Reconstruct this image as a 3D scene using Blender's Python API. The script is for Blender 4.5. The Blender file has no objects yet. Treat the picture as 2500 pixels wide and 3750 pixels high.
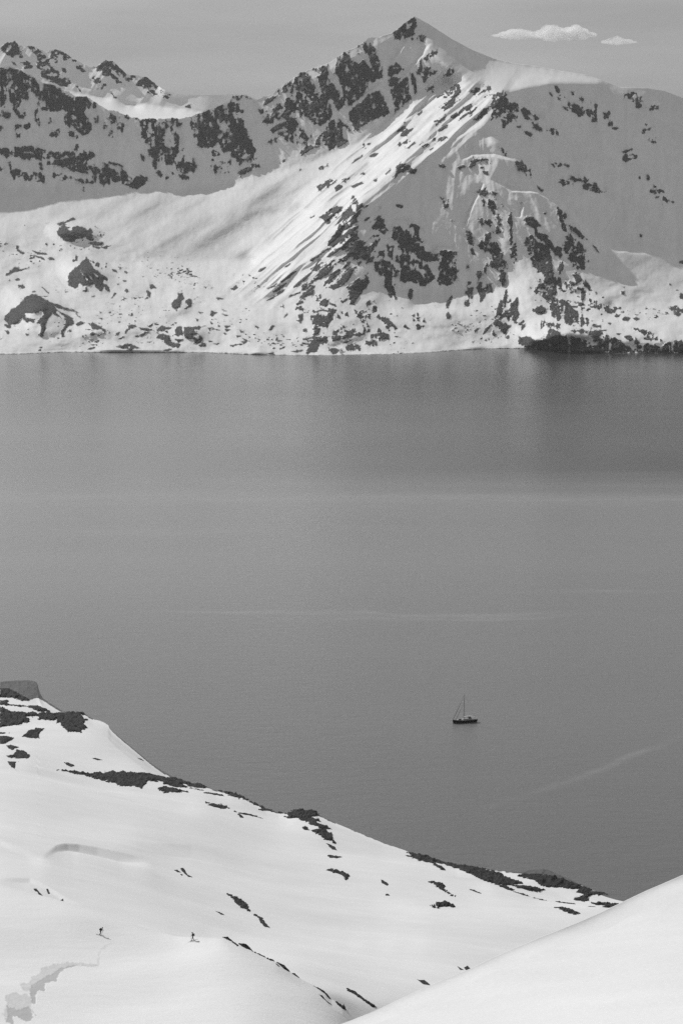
import bpy, bmesh, math, random
import numpy as np
from mathutils import Vector, Matrix

# ---------------------------------------------------------------- camera
scene = bpy.context.scene
HAZE = 0.000012
H = 350.0                     # camera height above the fjord, metres
F = 8854.0                    # focal length in photo pixels (85 mm on a 36 mm tall frame)
PITCH = math.atan((1875 - 713) / F)
cam_d = bpy.data.cameras.new('camera'); cam = bpy.data.objects.new('camera', cam_d)
scene.collection.objects.link(cam); scene.camera = cam
cam_d.sensor_fit = 'VERTICAL'; cam_d.sensor_height = 36.0; cam_d.lens = 85.0
cam_d.clip_start = 1.0; cam_d.clip_end = 120000.0
cam.location = (0, 0, H); cam.rotation_euler = (math.pi / 2 - PITCH, 0, 0)

# ---------------------------------------------------------------- light
SUN_EL, SUN_AZ = math.radians(35), math.radians(-42)      # azimuth from +Y, negative = left
world = bpy.data.worlds.new('World'); scene.world = world; world.use_nodes = True
wn = world.node_tree; wn.nodes.clear()
def N(t, k, **kw):
    n = t.nodes.new(k)
    for a, b in kw.items():
        if hasattr(n, a): setattr(n, a, b)
    return n
sky = N(wn, 'ShaderNodeTexSky', sky_type='NISHITA', sun_disc=False, sun_elevation=SUN_EL,
        sun_rotation=SUN_AZ, altitude=350, air_density=1.0, dust_density=0.1, ozone_density=1.0)
# the photograph is monochrome: film more sensitive to blue than to red
bw = N(wn, 'ShaderNodeVectorMath', operation='DOT_PRODUCT'); wn.links.new(sky.outputs[0], bw.inputs[0]); bw.inputs[1].default_value = (0, .1, .9)
# thin high cirrus, laid out by direction in the sky
tc = N(wn, 'ShaderNodeTexCoord')
mp = N(wn, 'ShaderNodeMapping'); mp.inputs['Scale'].default_value = (3.0, 3.0, 26.0); mp.inputs['Rotation'].default_value = (0.0, 0.10, 0.0)
wn.links.new(tc.outputs['Generated'], mp.inputs[0])
nz = N(wn, 'ShaderNodeTexNoise'); nz.inputs['Scale'].default_value = 1.6; nz.inputs['Detail'].default_value = 5; nz.inputs['Roughness'].default_value = .45
wn.links.new(mp.outputs[0], nz.inputs['Vector'])
mr = N(wn, 'ShaderNodeMapRange'); mr.inputs[1].default_value = .45; mr.inputs[2].default_value = .80; mr.inputs[3].default_value = 1.0; mr.inputs[4].default_value = 1.35
wn.links.new(nz.outputs[0], mr.inputs[0])
# an even veil of thin high cloud over the clear sky
ve = N(wn, 'ShaderNodeMath', operation='MULTIPLY_ADD'); wn.links.new(bw.outputs['Value'], ve.inputs[0]); ve.inputs[1].default_value = .38; ve.inputs[2].default_value = 3.9
mm = N(wn, 'ShaderNodeMath', operation='MULTIPLY'); wn.links.new(ve.outputs[0], mm.inputs[0]); wn.links.new(mr.outputs[0], mm.inputs[1])
bg = N(wn, 'ShaderNodeBackground'); bg.inputs['Strength'].default_value = 0.05
wo = N(wn, 'ShaderNodeOutputWorld'); wn.links.new(mm.outputs[0], bg.inputs[0]); wn.links.new(bg.outputs[0], wo.inputs[0])
sd = bpy.data.lights.new('sun', 'SUN'); sun = bpy.data.objects.new('sun', sd); scene.collection.objects.link(sun)
sd.energy = 3.0; sd.angle = math.radians(.53); sd.color = (1, 1, 1)
sv = Vector((math.sin(SUN_AZ) * math.cos(SUN_EL), math.cos(SUN_AZ) * math.cos(SUN_EL), math.sin(SUN_EL)))
sun.rotation_euler = sv.to_track_quat('Z', 'Y').to_euler(); sun.location = (0, 0, 2000)
vs = scene.view_settings
vs.view_transform = 'Standard'; vs.look = 'None'; vs.gamma = 1; vs.exposure = 0.0; vs.use_curve_mapping = False
scene.cycles.max_bounces = 8; scene.cycles.diffuse_bounces = 5; scene.cycles.volume_bounces = 8; scene.cycles.use_denoising = False

# ---------------------------------------------------------------- geometry of sight lines
CP, SP = math.cos(PITCH), math.sin(PITCH)
def ray(u, v):
    """photo pixel -> (x per metre of depth, z per metre of depth)"""
    a = (np.asarray(u, float) - 1250) / F; b = (1875 - np.asarray(v, float)) / F
    y = CP + b * SP
    return a / y, (-SP + b * CP) / y
def world_pt(u, v, d):
    kx, kz = ray(u, v)
    return kx * d, d + 0 * kx, H + kz * d
def dz0(v, z=0.0):
    return (z - H) / ray(1250, v)[1]

# ---------------------------------------------------------------- numpy noise
def _hash(ix, iy, s):
    ix = ix.astype(np.int64); iy = iy.astype(np.int64)
    h = (ix * 374761393 + iy * 668265263 + s * 2147483647) & 0xffffffff
    h = ((h ^ (h >> 13)) * 1274126177) & 0xffffffff
    h = (h ^ (h >> 16)) & 0xffff
    return h / 65535.0 * 2 - 1
def vnoise(x, y, s=0):
    ix = np.floor(x); iy = np.floor(y); fx = x - ix; fy = y - iy
    fx = fx * fx * fx * (fx * (fx * 6 - 15) + 10); fy = fy * fy * fy * (fy * (fy * 6 - 15) + 10)
    a = _hash(ix, iy, s); b = _hash(ix + 1, iy, s); c = _hash(ix, iy + 1, s); d = _hash(ix + 1, iy + 1, s)
    return (a + (b - a) * fx) + ((c + (d - c) * fx) - (a + (b - a) * fx)) * fy
def fbm(x, y, oct=4, s=0, gain=.5):
    t = 0; a = 1; n = 0
    for k in range(oct):
        t = t + a * vnoise(x * 2**k + 17.3 * k, y * 2**k - 9.1 * k, s + k); n += a; a *= gain
    return t / n * 1.5
def ridged(x, y, oct=3, s=0):
    t = 0; a = 1; n = 0
    for k in range(oct):
        t = t + a * (1 - 2 * np.abs(vnoise(x * 2**k, y * 2**k, s + k))); n += a; a *= .5
    return t / n

def sdf(poly, X, Y):
    """signed distance, positive inside"""
    P = np.asarray(poly, float).reshape(-1, 2); Q = np.roll(P, -1, 0)
    best = np.full(X.shape, 1e9); ins = np.zeros(X.shape, bool)
    for (x0, y0), (x1, y1) in zip(P, Q):
        dx, dy = x1 - x0, y1 - y0; L = dx * dx + dy * dy + 1e-9
        t = np.clip(((X - x0) * dx + (Y - y0) * dy) / L, 0, 1)
        best = np.minimum(best, (X - x0 - t * dx)**2 + (Y - y0 - t * dy)**2)
        if dy:
            c = ((y0 > Y) != (y1 > Y)) & (X < dx * (Y - y0) / dy + x0); ins ^= c
    return np.where(ins, 1, -1) * np.sqrt(best)
def softpoly(poly, X, Y, w):
    return np.clip(.5 + sdf(poly, X, Y) / w / 2, 0, 1)

def blur(A, n):
    for _ in range(n):
        B = np.pad(A, 1, mode='edge')
        A = (B[1:-1, 1:-1] * 4 + 2 * (B[:-2, 1:-1] + B[2:, 1:-1] + B[1:-1, :-2] + B[1:-1, 2:]) + B[:-2, :-2] + B[2:, 2:] + B[:-2, 2:] + B[2:, :-2]) / 16
    return A
def harmonic(u0, u1, v0, v1, step, lines):
    """smooth surface through polylines [(u, v, value), ...]; creases stay where lines run"""
    A = None
    for lev in (8, 4, 2, 1):
        st = step * lev
        nu, nv = int((u1 - u0) / st) + 1, int((v1 - v0) / st) + 1
        S = np.zeros((nv, nu)); W = np.zeros((nv, nu))
        for ln in lines:
            ln = np.asarray(ln, float)
            for p, q in zip(ln[:-1], ln[1:]):
                m = int(max(abs(q[0] - p[0]), abs(q[1] - p[1])) / st * 2) + 2
                t = np.linspace(0, 1, m)[:, None]; R = p + (q - p) * t
                iu = np.rint((R[:, 0] - u0) / st).astype(int); iv = np.rint((R[:, 1] - v0) / st).astype(int)
                k = (iu >= 0) & (iu < nu) & (iv >= 0) & (iv < nv)
                np.add.at(S, (iv[k], iu[k]), R[k, 2]); np.add.at(W, (iv[k], iu[k]), 1)
        M = W > 0; C = np.where(M, S / np.maximum(W, 1), 0)
        if A is None: A = np.where(M, C, C[M].mean())
        else:
            yy = np.linspace(0, A.shape[0] - 1, nv); xx = np.linspace(0, A.shape[1] - 1, nu)
            A = bil(A, xx[None, :] + 0 * yy[:, None], yy[:, None] + 0 * xx[None, :])
        for _ in range(500 if lev > 1 else 160):
            A[M] = C[M]
            B = np.pad(A, 1, mode='edge')
            A = .25 * (B[:-2, 1:-1] + B[2:, 1:-1] + B[1:-1, :-2] + B[1:-1, 2:])
        A[M] = C[M]
    return A
def bil(A, x, y):
    x = np.clip(x, 0, A.shape[1] - 1.001); y = np.clip(y, 0, A.shape[0] - 1.001)
    ix = x.astype(int); iy = y.astype(int); fx = x - ix; fy = y - iy
    return (A[iy, ix] * (1 - fx) + A[iy, ix + 1] * fx) * (1 - fy) + (A[iy + 1, ix] * (1 - fx) + A[iy + 1, ix + 1] * fx) * fy
class Field:
    def __init__(s, u0, u1, v0, v1, step, lines, smooth=0):
        s.a = (u0, v0, step); s.A = harmonic(u0, u1, v0, v1, step, lines)
        if smooth: s.A = blur(s.A, smooth)
    def __call__(s, u, v):
        u0, v0, st = s.a
        return bil(s.A, (u - u0) / st, (v - v0) / st)

# ---------------------------------------------------------------- objects
def link(o, parent=None):
    scene.collection.objects.link(o)
    if parent is not None: o.parent = parent
    return o
def tag(o, label=None, cat=None, group=None, kind=None):
    for k, x in (('label', label), ('category', cat), ('group', group), ('kind', kind)):
        if x: o[k] = x
    return o
def grid_mesh(name, X, Y, Z, mat, keep=None, attrs=None, smooth=True):
    nv, nu = X.shape
    co = np.stack([X, Y, Z], -1).reshape(-1, 3).astype(np.float32)
    idx = np.arange(nu * nv).reshape(nv, nu)
    q = np.stack([idx[:-1, :-1], idx[:-1, 1:], idx[1:, 1:], idx[1:, :-1]], -1)
    if keep is not None:
        k = keep[:-1, :-1] | keep[:-1, 1:] | keep[1:, 1:] | keep[1:, :-1]
        q = q[k]
        used = np.unique(q); remap = np.full(nu * nv, -1); remap[used] = np.arange(len(used))
        co = co[used]; q = remap[q]
        if attrs: attrs = {a: b.reshape(-1)[used] for a, b in attrs.items()}
    q = q.reshape(-1, 4).astype(np.int32)
    me = bpy.data.meshes.new(name)
    me.vertices.add(len(co)); me.vertices.foreach_set('co', co.reshape(-1))
    me.loops.add(q.size); me.loops.foreach_set('vertex_index', q.reshape(-1))
    me.polygons.add(len(q)); me.polygons.foreach_set('loop_start', np.arange(0, q.size, 4, dtype=np.int32))
    me.polygons.foreach_set('use_smooth', np.full(len(q), smooth))
    me.update(calc_edges=True)
    for a, b in (attrs or {}).items():
        at = me.attributes.new(a, 'FLOAT', 'POINT'); at.data.foreach_set('value', b.reshape(-1).astype(np.float32))
    me.materials.append(mat)
    return bpy.data.objects.new(name, me)

# ---------------------------------------------------------------- materials
def new_mat(name):
    m = bpy.data.materials.new(name); m.use_nodes = True
    t = m.node_tree; t.nodes.clear()
    p = N(t, 'ShaderNodeBsdfPrincipled'); o = N(t, 'ShaderNodeOutputMaterial'); t.links.new(p.outputs[0], o.inputs[0])
    p.inputs['Roughness'].default_value = .8; p.inputs['Specular IOR Level'].default_value = .25
    return m, t, p
def noise(t, scale, detail=4, rough=.5, vec=None, stretch=None):
    n = N(t, 'ShaderNodeTexNoise'); n.inputs['Scale'].default_value = scale; n.inputs['Detail'].default_value = detail; n.inputs['Roughness'].default_value = rough
    g = N(t, 'ShaderNodeTexCoord'); src = g.outputs['Object']
    if stretch:
        mp = N(t, 'ShaderNodeMapping'); mp.inputs['Scale'].default_value = stretch[:3]
        if len(stretch) > 3: mp.inputs['Rotation'].default_value = (0, 0, stretch[3])
        t.links.new(src, mp.inputs[0]); src = mp.outputs[0]
    t.links.new(src, n.inputs['Vector']); return n.outputs[0]
def maprange(t, src, a, b, c, d, clamp=True):
    m = N(t, 'ShaderNodeMapRange'); m.clamp = clamp
    for i, x in enumerate((a, b, c, d)): m.inputs[i + 1].default_value = x
    t.links.new(src, m.inputs[0]); return m.outputs[0]
def math_(t, op, a, b):
    m = N(t, 'ShaderNodeMath', operation=op)
    for i, x in enumerate((a, b)):
        if isinstance(x, (int, float)): m.inputs[i].default_value = x
        else: t.links.new(x, m.inputs[i])
    return m.outputs[0]
def mixf(t, f, a, b):
    m = N(t, 'ShaderNodeMix', data_type='FLOAT')
    for i, x in zip((0, 2, 3), (f, a, b)):
        if isinstance(x, (int, float)): m.inputs[i].default_value = x
        else: t.links.new(x, m.inputs[i])
    return m.outputs[0]
def bump(t, h, dist, strength=1.0, base=None):
    b = N(t, 'ShaderNodeBump'); b.inputs['Distance'].default_value = dist; b.inputs['Strength'].default_value = strength
    t.links.new(h, b.inputs['Height'])
    if base is not None: t.links.new(base, b.inputs['Normal'])
    return b.outputs[0]
def terrain_mat(name, s, snow=.80, rock=.05, jag=2.0, beach=.11, soft=.5, dust=0.0):
    """snow and rock told apart by the surveyed 'rock' attribute; s = size of the grain in metres"""
    m, t, p = new_mat(name)
    at = N(t, 'ShaderNodeAttribute'); at.attribute_name = 'rock'
    n1 = noise(t, 1 / (6 * s), 6, .75)
    e = math_(t, 'ADD', at.outputs['Fac'], math_(t, 'MULTIPLY', math_(t, 'SUBTRACT', n1, .5), jag * 2))
    f = maprange(t, e, -soft, soft, 0, 1)
    rc = maprange(t, noise(t, 1 / (3 * s), 6, .65), .3, .75, rock * .65, rock * 1.5)
    if dust:   # snow caught on ledges and in cracks
        rc = math_(t, 'ADD', rc, maprange(t, noise(t, 1 / (1.3 * s), 4, .75, stretch=(1, 1, 1.8)), .50, .72, 0, dust))
    be = N(t, 'ShaderNodeAttribute'); be.attribute_name = 'beach'
    rc = mixf(t, be.outputs['Fac'], rc, maprange(t, noise(t, 1 / (4 * s), 5, .6), .3, .75, beach * .8, beach * 1.25))
    ol = N(t, 'ShaderNodeAttribute'); ol.attribute_name = 'crust'
    sn = maprange(t, noise(t, 1 / (60 * s), 3, .5), .3, .7, snow * .98, snow * 1.02)
    sn = math_(t, 'MULTIPLY', sn, maprange(t, noise(t, 1 / (1.6 * s), 3, .7), .25, .75, .955, 1.04))
    to = N(t, 'ShaderNodeAttribute'); to.attribute_name = 'tone'       # wind scoured, dirtier snow
    sn = math_(t, 'MULTIPLY', sn, math_(t, 'SUBTRACT', 1.0, to.outputs['Fac']))
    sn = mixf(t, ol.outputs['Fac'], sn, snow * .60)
    c = mixf(t, f, sn, rc)
    t.links.new(c, p.inputs['Base Color'])
    t.links.new(mixf(t, f, .75, .9), p.inputs['Roughness'])
    hh = math_(t, 'MULTIPLY', noise(t, 1 / (3 * s), 5, .6), mixf(t, f, .12, 1.0))
    t.links.new(bump(t, hh, 2.0 * s, .8), p.inputs['Normal'])
    return m
# rock faces of the far shore, surveyed tile by tile: (x0, y0, scale) then 'kind x,y x,y ...'
# kinds: a solid, b broken, c sparse, d thin and crisp, h snow inside rock
TILES = [
((0,120,.38265), '''
a 0 340 60 350 90 330 180 345 220 380 330 430 370 480 390 560 370 620 340 600 320 560 260 580 270 620 230 640 190 700 170 740 200 790 240 760 270 770 240 820 190 820 160 780 130 740 100 640 80 600 80 540 140 460 160 430 90 470 60 530 0 480
b 0 500 80 540 60 640 20 700 0 700
a 380 560 420 540 430 480 480 480 560 540 620 580 680 620 740 610 820 610 880 680 830 740 800 760 840 820 880 900 870 950 800 985 740 940 700 900 690 860 660 900 620 890 630 800 660 760 600 740 560 750 480 760 420 740 380 720 350 780 340 740 360 660
h 690 790 730 790 740 830 700 830
h 380 650 440 650 440 710 390 720
h 110 540 140 550 140 580 110 575
a 650 950 720 960 765 1000 740 1010 660 990
a 480 970 540 920 570 920 580 980 540 1000 500 1000
a 470 800 495 800 505 860 480 860
b 20 760 90 780 80 810 20 800
a 0 870 40 920 20 950 0 940
b 240 870 280 870 290 910 250 940
b 150 890 200 890 180 940 150 920
a 165 965 200 965 200 1005 170 1005
b 340 770 370 840 370 890 345 880
b 1000 770 1060 760 1120 820 1190 900 1170 930 1080 860 1010 920 1010 850
b 1050 920 1110 960 1090 1010 1060 980
c 900 660 940 700 900 720
c 890 810 940 820 920 850
c 1190 780 1340 820 1330 850 1220 810
b 1340 850 1400 820 1500 820 1568 900 1568 1045 1480 1045 1400 1045 1350 1010 1370 920
a 1490 900 1530 850 1560 940 1568 1045 1480 1020'''),
((600,120,.38265), '''
c 0 830 110 820 170 820 180 870 100 890 40 900
a 60 900 90 910 160 1010 120 1030 70 980
a 370 770 430 740 470 790 500 860 560 940 520 1000 540 1045 340 1045 290 980 330 960 290 900 300 850 360 850
b 230 880 260 820 320 790 370 790 330 900 270 940
b 480 730 540 690 600 700 640 660 700 670 740 750 700 800 760 850 800 930 840 1045 540 1045 600 930 640 870 560 860 510 820
a 490 740 560 740 610 830 560 860 510 820
a 700 850 780 900 830 1045 560 1045 620 940
c 660 600 740 590 760 640 700 640
a 770 600 850 640 830 650 780 620
a 960 690 975 640 1060 600 1080 610 1050 650
b 1090 560 1150 500 1210 520 1180 560 1110 590
b 1200 480 1290 400 1330 380 1400 400 1420 470 1440 500 1500 570 1568 590 1568 840 1500 880 1400 850 1390 800 1320 780 1290 740 1200 760 1270 850 1270 900 1180 940 1150 880 1180 830 1120 800 1090 830 1060 800 1040 860 1010 870 1000 900 940 860 940 820 1000 780 1080 700 1160 640 1220 600 1190 540
a 1250 480 1380 420 1440 520 1480 640 1400 660 1330 560 1240 560
a 1460 640 1568 600 1568 720 1460 740
a 940 860 960 800 1010 780 1010 870
h 1380 370 1430 380 1470 440 1520 600 1490 590 1440 510
h 1100 650 1190 570 1190 590 1110 665
a 1010 930 1150 850 1160 890 1050 950 1010 950
b 920 740 970 740 960 770 920 770
b 1440 350 1568 310 1568 560 1520 560 1470 430 1500 400
c 1100 960 1200 930 1300 920 1380 1000 1340 1045 1200 1030
a 1440 1045 1568 890 1568 1045
a 1010 1040 1070 1010 1080 1045'''),
((0,500,.38265), '''
b 0 120 60 130 110 150 110 190 60 190 0 150
a 150 110 230 100 310 80 330 130 360 100 440 125 440 160 360 180 430 190 430 220 300 215 210 210 150 190
h 190 150 300 140 330 165 260 165
a 440 180 470 150 600 140 700 130 720 170 680 200 640 180 540 215 520 200 440 210
a 440 240 540 230 640 210 740 180 760 150 900 160 910 190 870 220 820 230 830 280 850 320 840 350 760 350 650 310 600 280 540 270 440 275
a 700 130 740 80 770 90 740 140
b 850 290 900 280 1000 330 1060 370 1050 440 1000 455 910 440 910 400 940 370 880 330
a 590 400 640 370 700 370 740 410 900 430 900 450 790 450 730 420 640 400 600 425
a 1000 250 1050 260 1030 300 1080 330 1160 360 1170 310 1220 350 1240 380 1300 390 1350 380 1410 410 1390 460 1340 490 1270 490 1180 460 1070 430 1070 390 1000 310
d 1040 240 1150 265 1180 290 1080 265 1040 260
a 140 320 200 320 270 340 320 370 300 420 250 440 220 380 140 420 110 370 90 240 110 230 115 320
a 330 350 380 330 430 400 420 440 350 440 340 380
c 380 260 410 270 400 310 380 300
a 505 355 590 355 580 380 520 385
a 0 290 30 310 20 330 0 325
d 1350 170 1380 200 1380 240 1360 220
d 800 480 810 480 810 525 800 520
b 1410 30 1500 0 1568 0 1568 230 1500 240 1500 300 1460 280 1450 210 1420 150 1440 60
a 1490 340 1520 335 1568 360 1568 400 1530 385
a 545 910 590 860 620 830 640 860 680 870 740 855 800 870 850 900 880 940 905 980 890 1000 850 985 830 960 770 975 700 1000 620 1005 580 970
h 645 875 690 870 680 895 650 895
h 720 940 760 950 770 960 730 960
d 550 835 600 825 630 812 700 775 720 790 650 818 580 850
a 865 1020 900 1005 990 1015 960 1040 890 1045
c 870 890 990 940 980 950 900 920
d 910 860 925 860 942 880 925 875'''),
((600,500,.38265), '''
a 0 80 50 110 60 170 100 160 70 210 90 270 0 270
b 70 0 150 0 150 100 210 150 240 210 320 280 300 330 190 350 110 310 90 250 100 160 80 80
a 190 240 240 230 320 290 290 330 190 345 130 300
a 60 330 110 345 240 385 240 400 180 400 80 365
a 0 380 40 395 0 405
a 320 80 330 40 380 0 500 0 510 60 460 100 430 125 370 120
a 520 60 560 0 810 0 880 120 870 150 760 180 700 220 640 180 640 140 580 160 520 100
b 440 140 520 120 540 200 480 190
b 470 220 560 230 580 250 640 230 640 260 540 260
c 460 280 600 280 620 320 580 350 480 310
b 700 230 860 180 870 210 760 245 720 260
a 710 350 740 325 830 290 850 260 900 270 910 290 860 310 780 350 740 375
a 1095 230 1160 220 1150 245 1105 260
b 1010 50 1080 20 1080 50 1030 75
c 1150 0 1400 0 1350 70 1250 80
a 1300 150 1370 90 1480 95 1460 110 1390 130 1320 175
b 1420 50 1568 0 1568 80 1500 90
a 1470 300 1490 280 1530 265 1568 255 1568 280 1500 320
a 1450 460 1520 455 1568 420 1568 450 1500 520 1470 510
d 1400 775 1440 755 1440 765 1405 782
d 1295 320 1310 310 1315 320 1300 328
a 1495 770 1568 710 1568 825 1535 800'''),
((0,900,.38265), '''
a 45 700 60 660 130 600 210 540 230 520 240 490 290 465 340 463 400 485 450 520 530 570 550 620 540 640 600 690 650 700 700 700 720 740 680 760 650 760 640 800 610 820 610 860 640 870 600 870 580 830 620 770 640 710 560 680 500 650 460 700 440 760 440 800 420 840 410 865 380 850 390 790 390 740 350 740 370 710 410 690 420 650 400 610 370 640 250 650 250 690 330 700 330 730 230 720 210 690 180 740 90 755
d 480 540 560 560 640 600 760 640 740 645 640 615 560 600 520 580
d 550 620 600 640 650 670 700 695 640 690 600 665
d 680 600 720 620 750 640 720 635
d 730 650 770 685 750 680
a 720 750 770 715 810 740 780 750 740 770
a 650 805 690 802 690 825 655 825
a 50 760 100 760 100 790 70 780
a 50 810 70 810 100 835 70 845
d 370 850 420 860 400 868
d 250 845 275 845 260 856
d 480 840 500 838 500 852
d 258 800 275 798 272 812
d 550 880 575 880 560 888
a 650 290 680 240 720 200 760 180 800 140 825 110 850 130 880 180 910 220 950 250 1000 290 1040 320 1030 340 990 320 1000 360 1050 400 1060 440 1030 430 1000 400 970 440 910 400 900 370 860 380 780 370 740 360 750 400 720 410 680 390 655 380
h 770 230 790 260 830 310 860 330 830 330 790 280
h 840 260 880 300 890 330 850 290
h 900 260 940 290 940 310 910 290
b 840 130 900 150 940 180 920 190 880 160
b 970 180 1010 180 1020 215 980 205
d 1070 220 1110 235 1120 255 1080 243
d 1195 248 1230 255 1215 263
d 1195 430 1210 412 1228 430 1212 448
d 1065 500 1100 450 1110 455 1080 500
d 795 430 820 420 820 395 830 395 840 430 820 440
d 870 490 905 480 895 490
d 1130 300 1150 303 1140 312
d 1130 200 1160 211 1150 219
d 1180 330 1205 336 1190 342
d 1120 365 1135 368 1125 376
b 690 120 740 115 730 140 700 160
a 310 440 330 420 345 440 320 445
a 40 295 60 265 110 235 160 200 190 220 280 205 280 215 220 240 130 255 80 290
d 150 320 180 308 190 325 160 335
b 180 380 220 370 230 400 200 415
d 160 0 175 0 173 35 235 68 220 80 165 48
d 310 45 360 58 440 73 460 86 360 78
d 315 88 420 112 430 135 380 120
d 460 120 490 106 518 130 480 135
a 880 0 930 10 1010 10 1060 0 1000 25 950 30 900 10
a 870 745 890 738 950 770 1010 800 1020 820 1000 850 940 860 990 830 960 800 900 805 880 780
a 865 840 890 828 930 838 900 860 870 860
b 1030 810 1065 820 1050 835
a 1190 840 1200 800 1230 790 1220 760 1300 755 1310 775 1250 790 1210 840
d 1110 855 1120 830 1145 825 1130 855
d 1140 890 1180 865 1195 868 1160 892
a 1290 870 1340 850 1380 830 1410 822 1380 860 1330 878
d 1330 785 1420 790 1390 805 1340 795
b 1450 800 1568 780 1568 810 1480 820 1460 845
a 1500 880 1520 855 1568 835 1568 900 1530 885
d 1415 922 1455 913 1430 927
a 1110 965 1150 950 1200 938 1260 940 1300 955 1350 980 1300 985 1230 998 1180 985
h 1210 958 1250 960 1240 978
d 840 990 870 972 910 972 880 988
d 375 970 405 966 400 975
d 370 998 390 995 388 1003
d 1435 380 1460 370 1495 405 1470 400 1450 418 1440 410
d 1405 430 1430 440 1445 450 1435 488 1415 470
d 1400 500 1415 492 1415 508
d 1475 740 1500 736 1495 750
d 415 480 460 485 440 494
d 400 395 412 395 470 455 450 445
d 950 628 975 638 960 647
d 950 690 1000 703 980 707
d 1135 726 1155 732 1140 738'''),
((600,900,.38265), '''
a 70 560 100 520 140 500 135 450 180 460 200 500 170 530 160 590 130 605 80 590
a 200 530 240 500 265 520 265 580 220 605 200 600 230 570 210 550
d 110 605 135 610 125 630
d 640 410 690 382 705 400 680 425 650 422
d 500 500 530 495 565 508 520 514
d 900 250 930 218 970 210 930 242
b 755 335 780 320 780 340
d 445 660 460 625 510 640 480 655 465 680
d 330 634 375 638 345 648
d 560 653 610 666 600 673
d 560 613 600 626 580 630
b 610 600 640 588 630 605
d 305 695 335 705 320 720
d 445 728 470 745 455 752
d 105 733 125 733 115 744
a 105 800 130 780 175 775 185 855 120 860
a 190 775 340 770 400 765 330 800 290 800 300 830 340 850 375 885 350 930 290 935 290 900 230 890 190 850
h 270 850 330 850 340 900 300 880
a 0 850 50 860 80 930 160 940 150 970 80 970 20 940 0 910
d 110 895 180 895 140 918
a 340 950 370 925 410 935 400 965 350 965
d 5 1000 50 985 75 995 30 1010
d 0 780 70 786 50 797 0 797
d 420 785 450 790 440 808
d 450 778 530 808 480 797
d 580 765 630 768 600 787
d 570 833 610 848 590 852
d 585 798 635 805 600 817
d 730 813 760 820 740 832
d 685 858 730 863 700 872
d 635 955 690 938 700 945 660 965
d 755 888 820 913 780 907
d 740 920 800 918 770 937
d 480 940 530 936 510 950
d 425 910 460 914 440 924
d 700 938 770 938 740 947
a 1000 808 1030 770 1055 765 1030 800
d 880 770 910 783 900 795
d 1100 985 1160 963 1130 985 1105 991
d 1060 908 1130 910 1090 918
d 980 1030 1050 1020 1055 1040 1000 1040
d 990 520 1040 488 1080 478 1100 440 1150 418 1140 442 1080 482 1050 500
d 1040 440 1170 350 1180 360 1110 420 1050 450
d 1120 340 1240 248 1270 243 1200 310 1130 352
d 1240 390 1330 310 1400 250 1420 220 1480 140 1500 130 1440 230 1380 290 1300 370 1240 402
d 1190 500 1210 468 1300 448 1220 490
d 990 408 1080 358 1060 387 1000 417
d 1400 138 1568 18 1568 30 1420 142
d 1160 203 1210 173 1200 187
a 1400 260 1410 220 1460 180 1500 150 1568 160 1568 270 1500 310 1450 340 1430 400 1380 410 1390 360 1440 310 1470 260 1440 240
a 1310 420 1320 380 1370 345 1380 360 1340 410
a 1310 500 1340 460 1430 380 1410 420 1350 480 1320 505
b 1380 460 1430 440 1420 460 1390 475
b 1270 560 1310 520 1325 530 1310 560
b 1270 600 1330 575 1330 610 1300 605
a 1265 715 1290 700 1280 660 1330 650 1330 700 1310 735 1280 735
a 1335 800 1360 795 1370 820 1340 830
d 1155 680 1180 648 1180 660
b 1100 580 1140 580 1130 610
b 1430 520 1490 475 1510 520 1568 520 1568 580 1500 570 1470 530
d 1430 640 1500 610 1568 620 1568 632 1510 622
b 1410 680 1480 660 1568 680 1568 780 1500 750 1440 800 1490 800 1450 850 1410 830 1430 770
a 1440 700 1510 690 1510 740 1440 750
a 1310 895 1400 870 1500 870 1460 885 1370 900
a 1310 950 1380 920 1480 885 1568 870 1568 920 1480 940 1470 1010 1400 1030 1370 1045 1360 1000 1380 950
a 1210 1010 1330 990 1340 1005 1270 1020
b 1530 340 1568 320 1568 410 1540 400'''),
((1250,0,.7972), '''
b 240 150 300 100 330 80 345 120 320 160 260 180
b 330 150 380 170 370 190 335 180'''),
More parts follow.
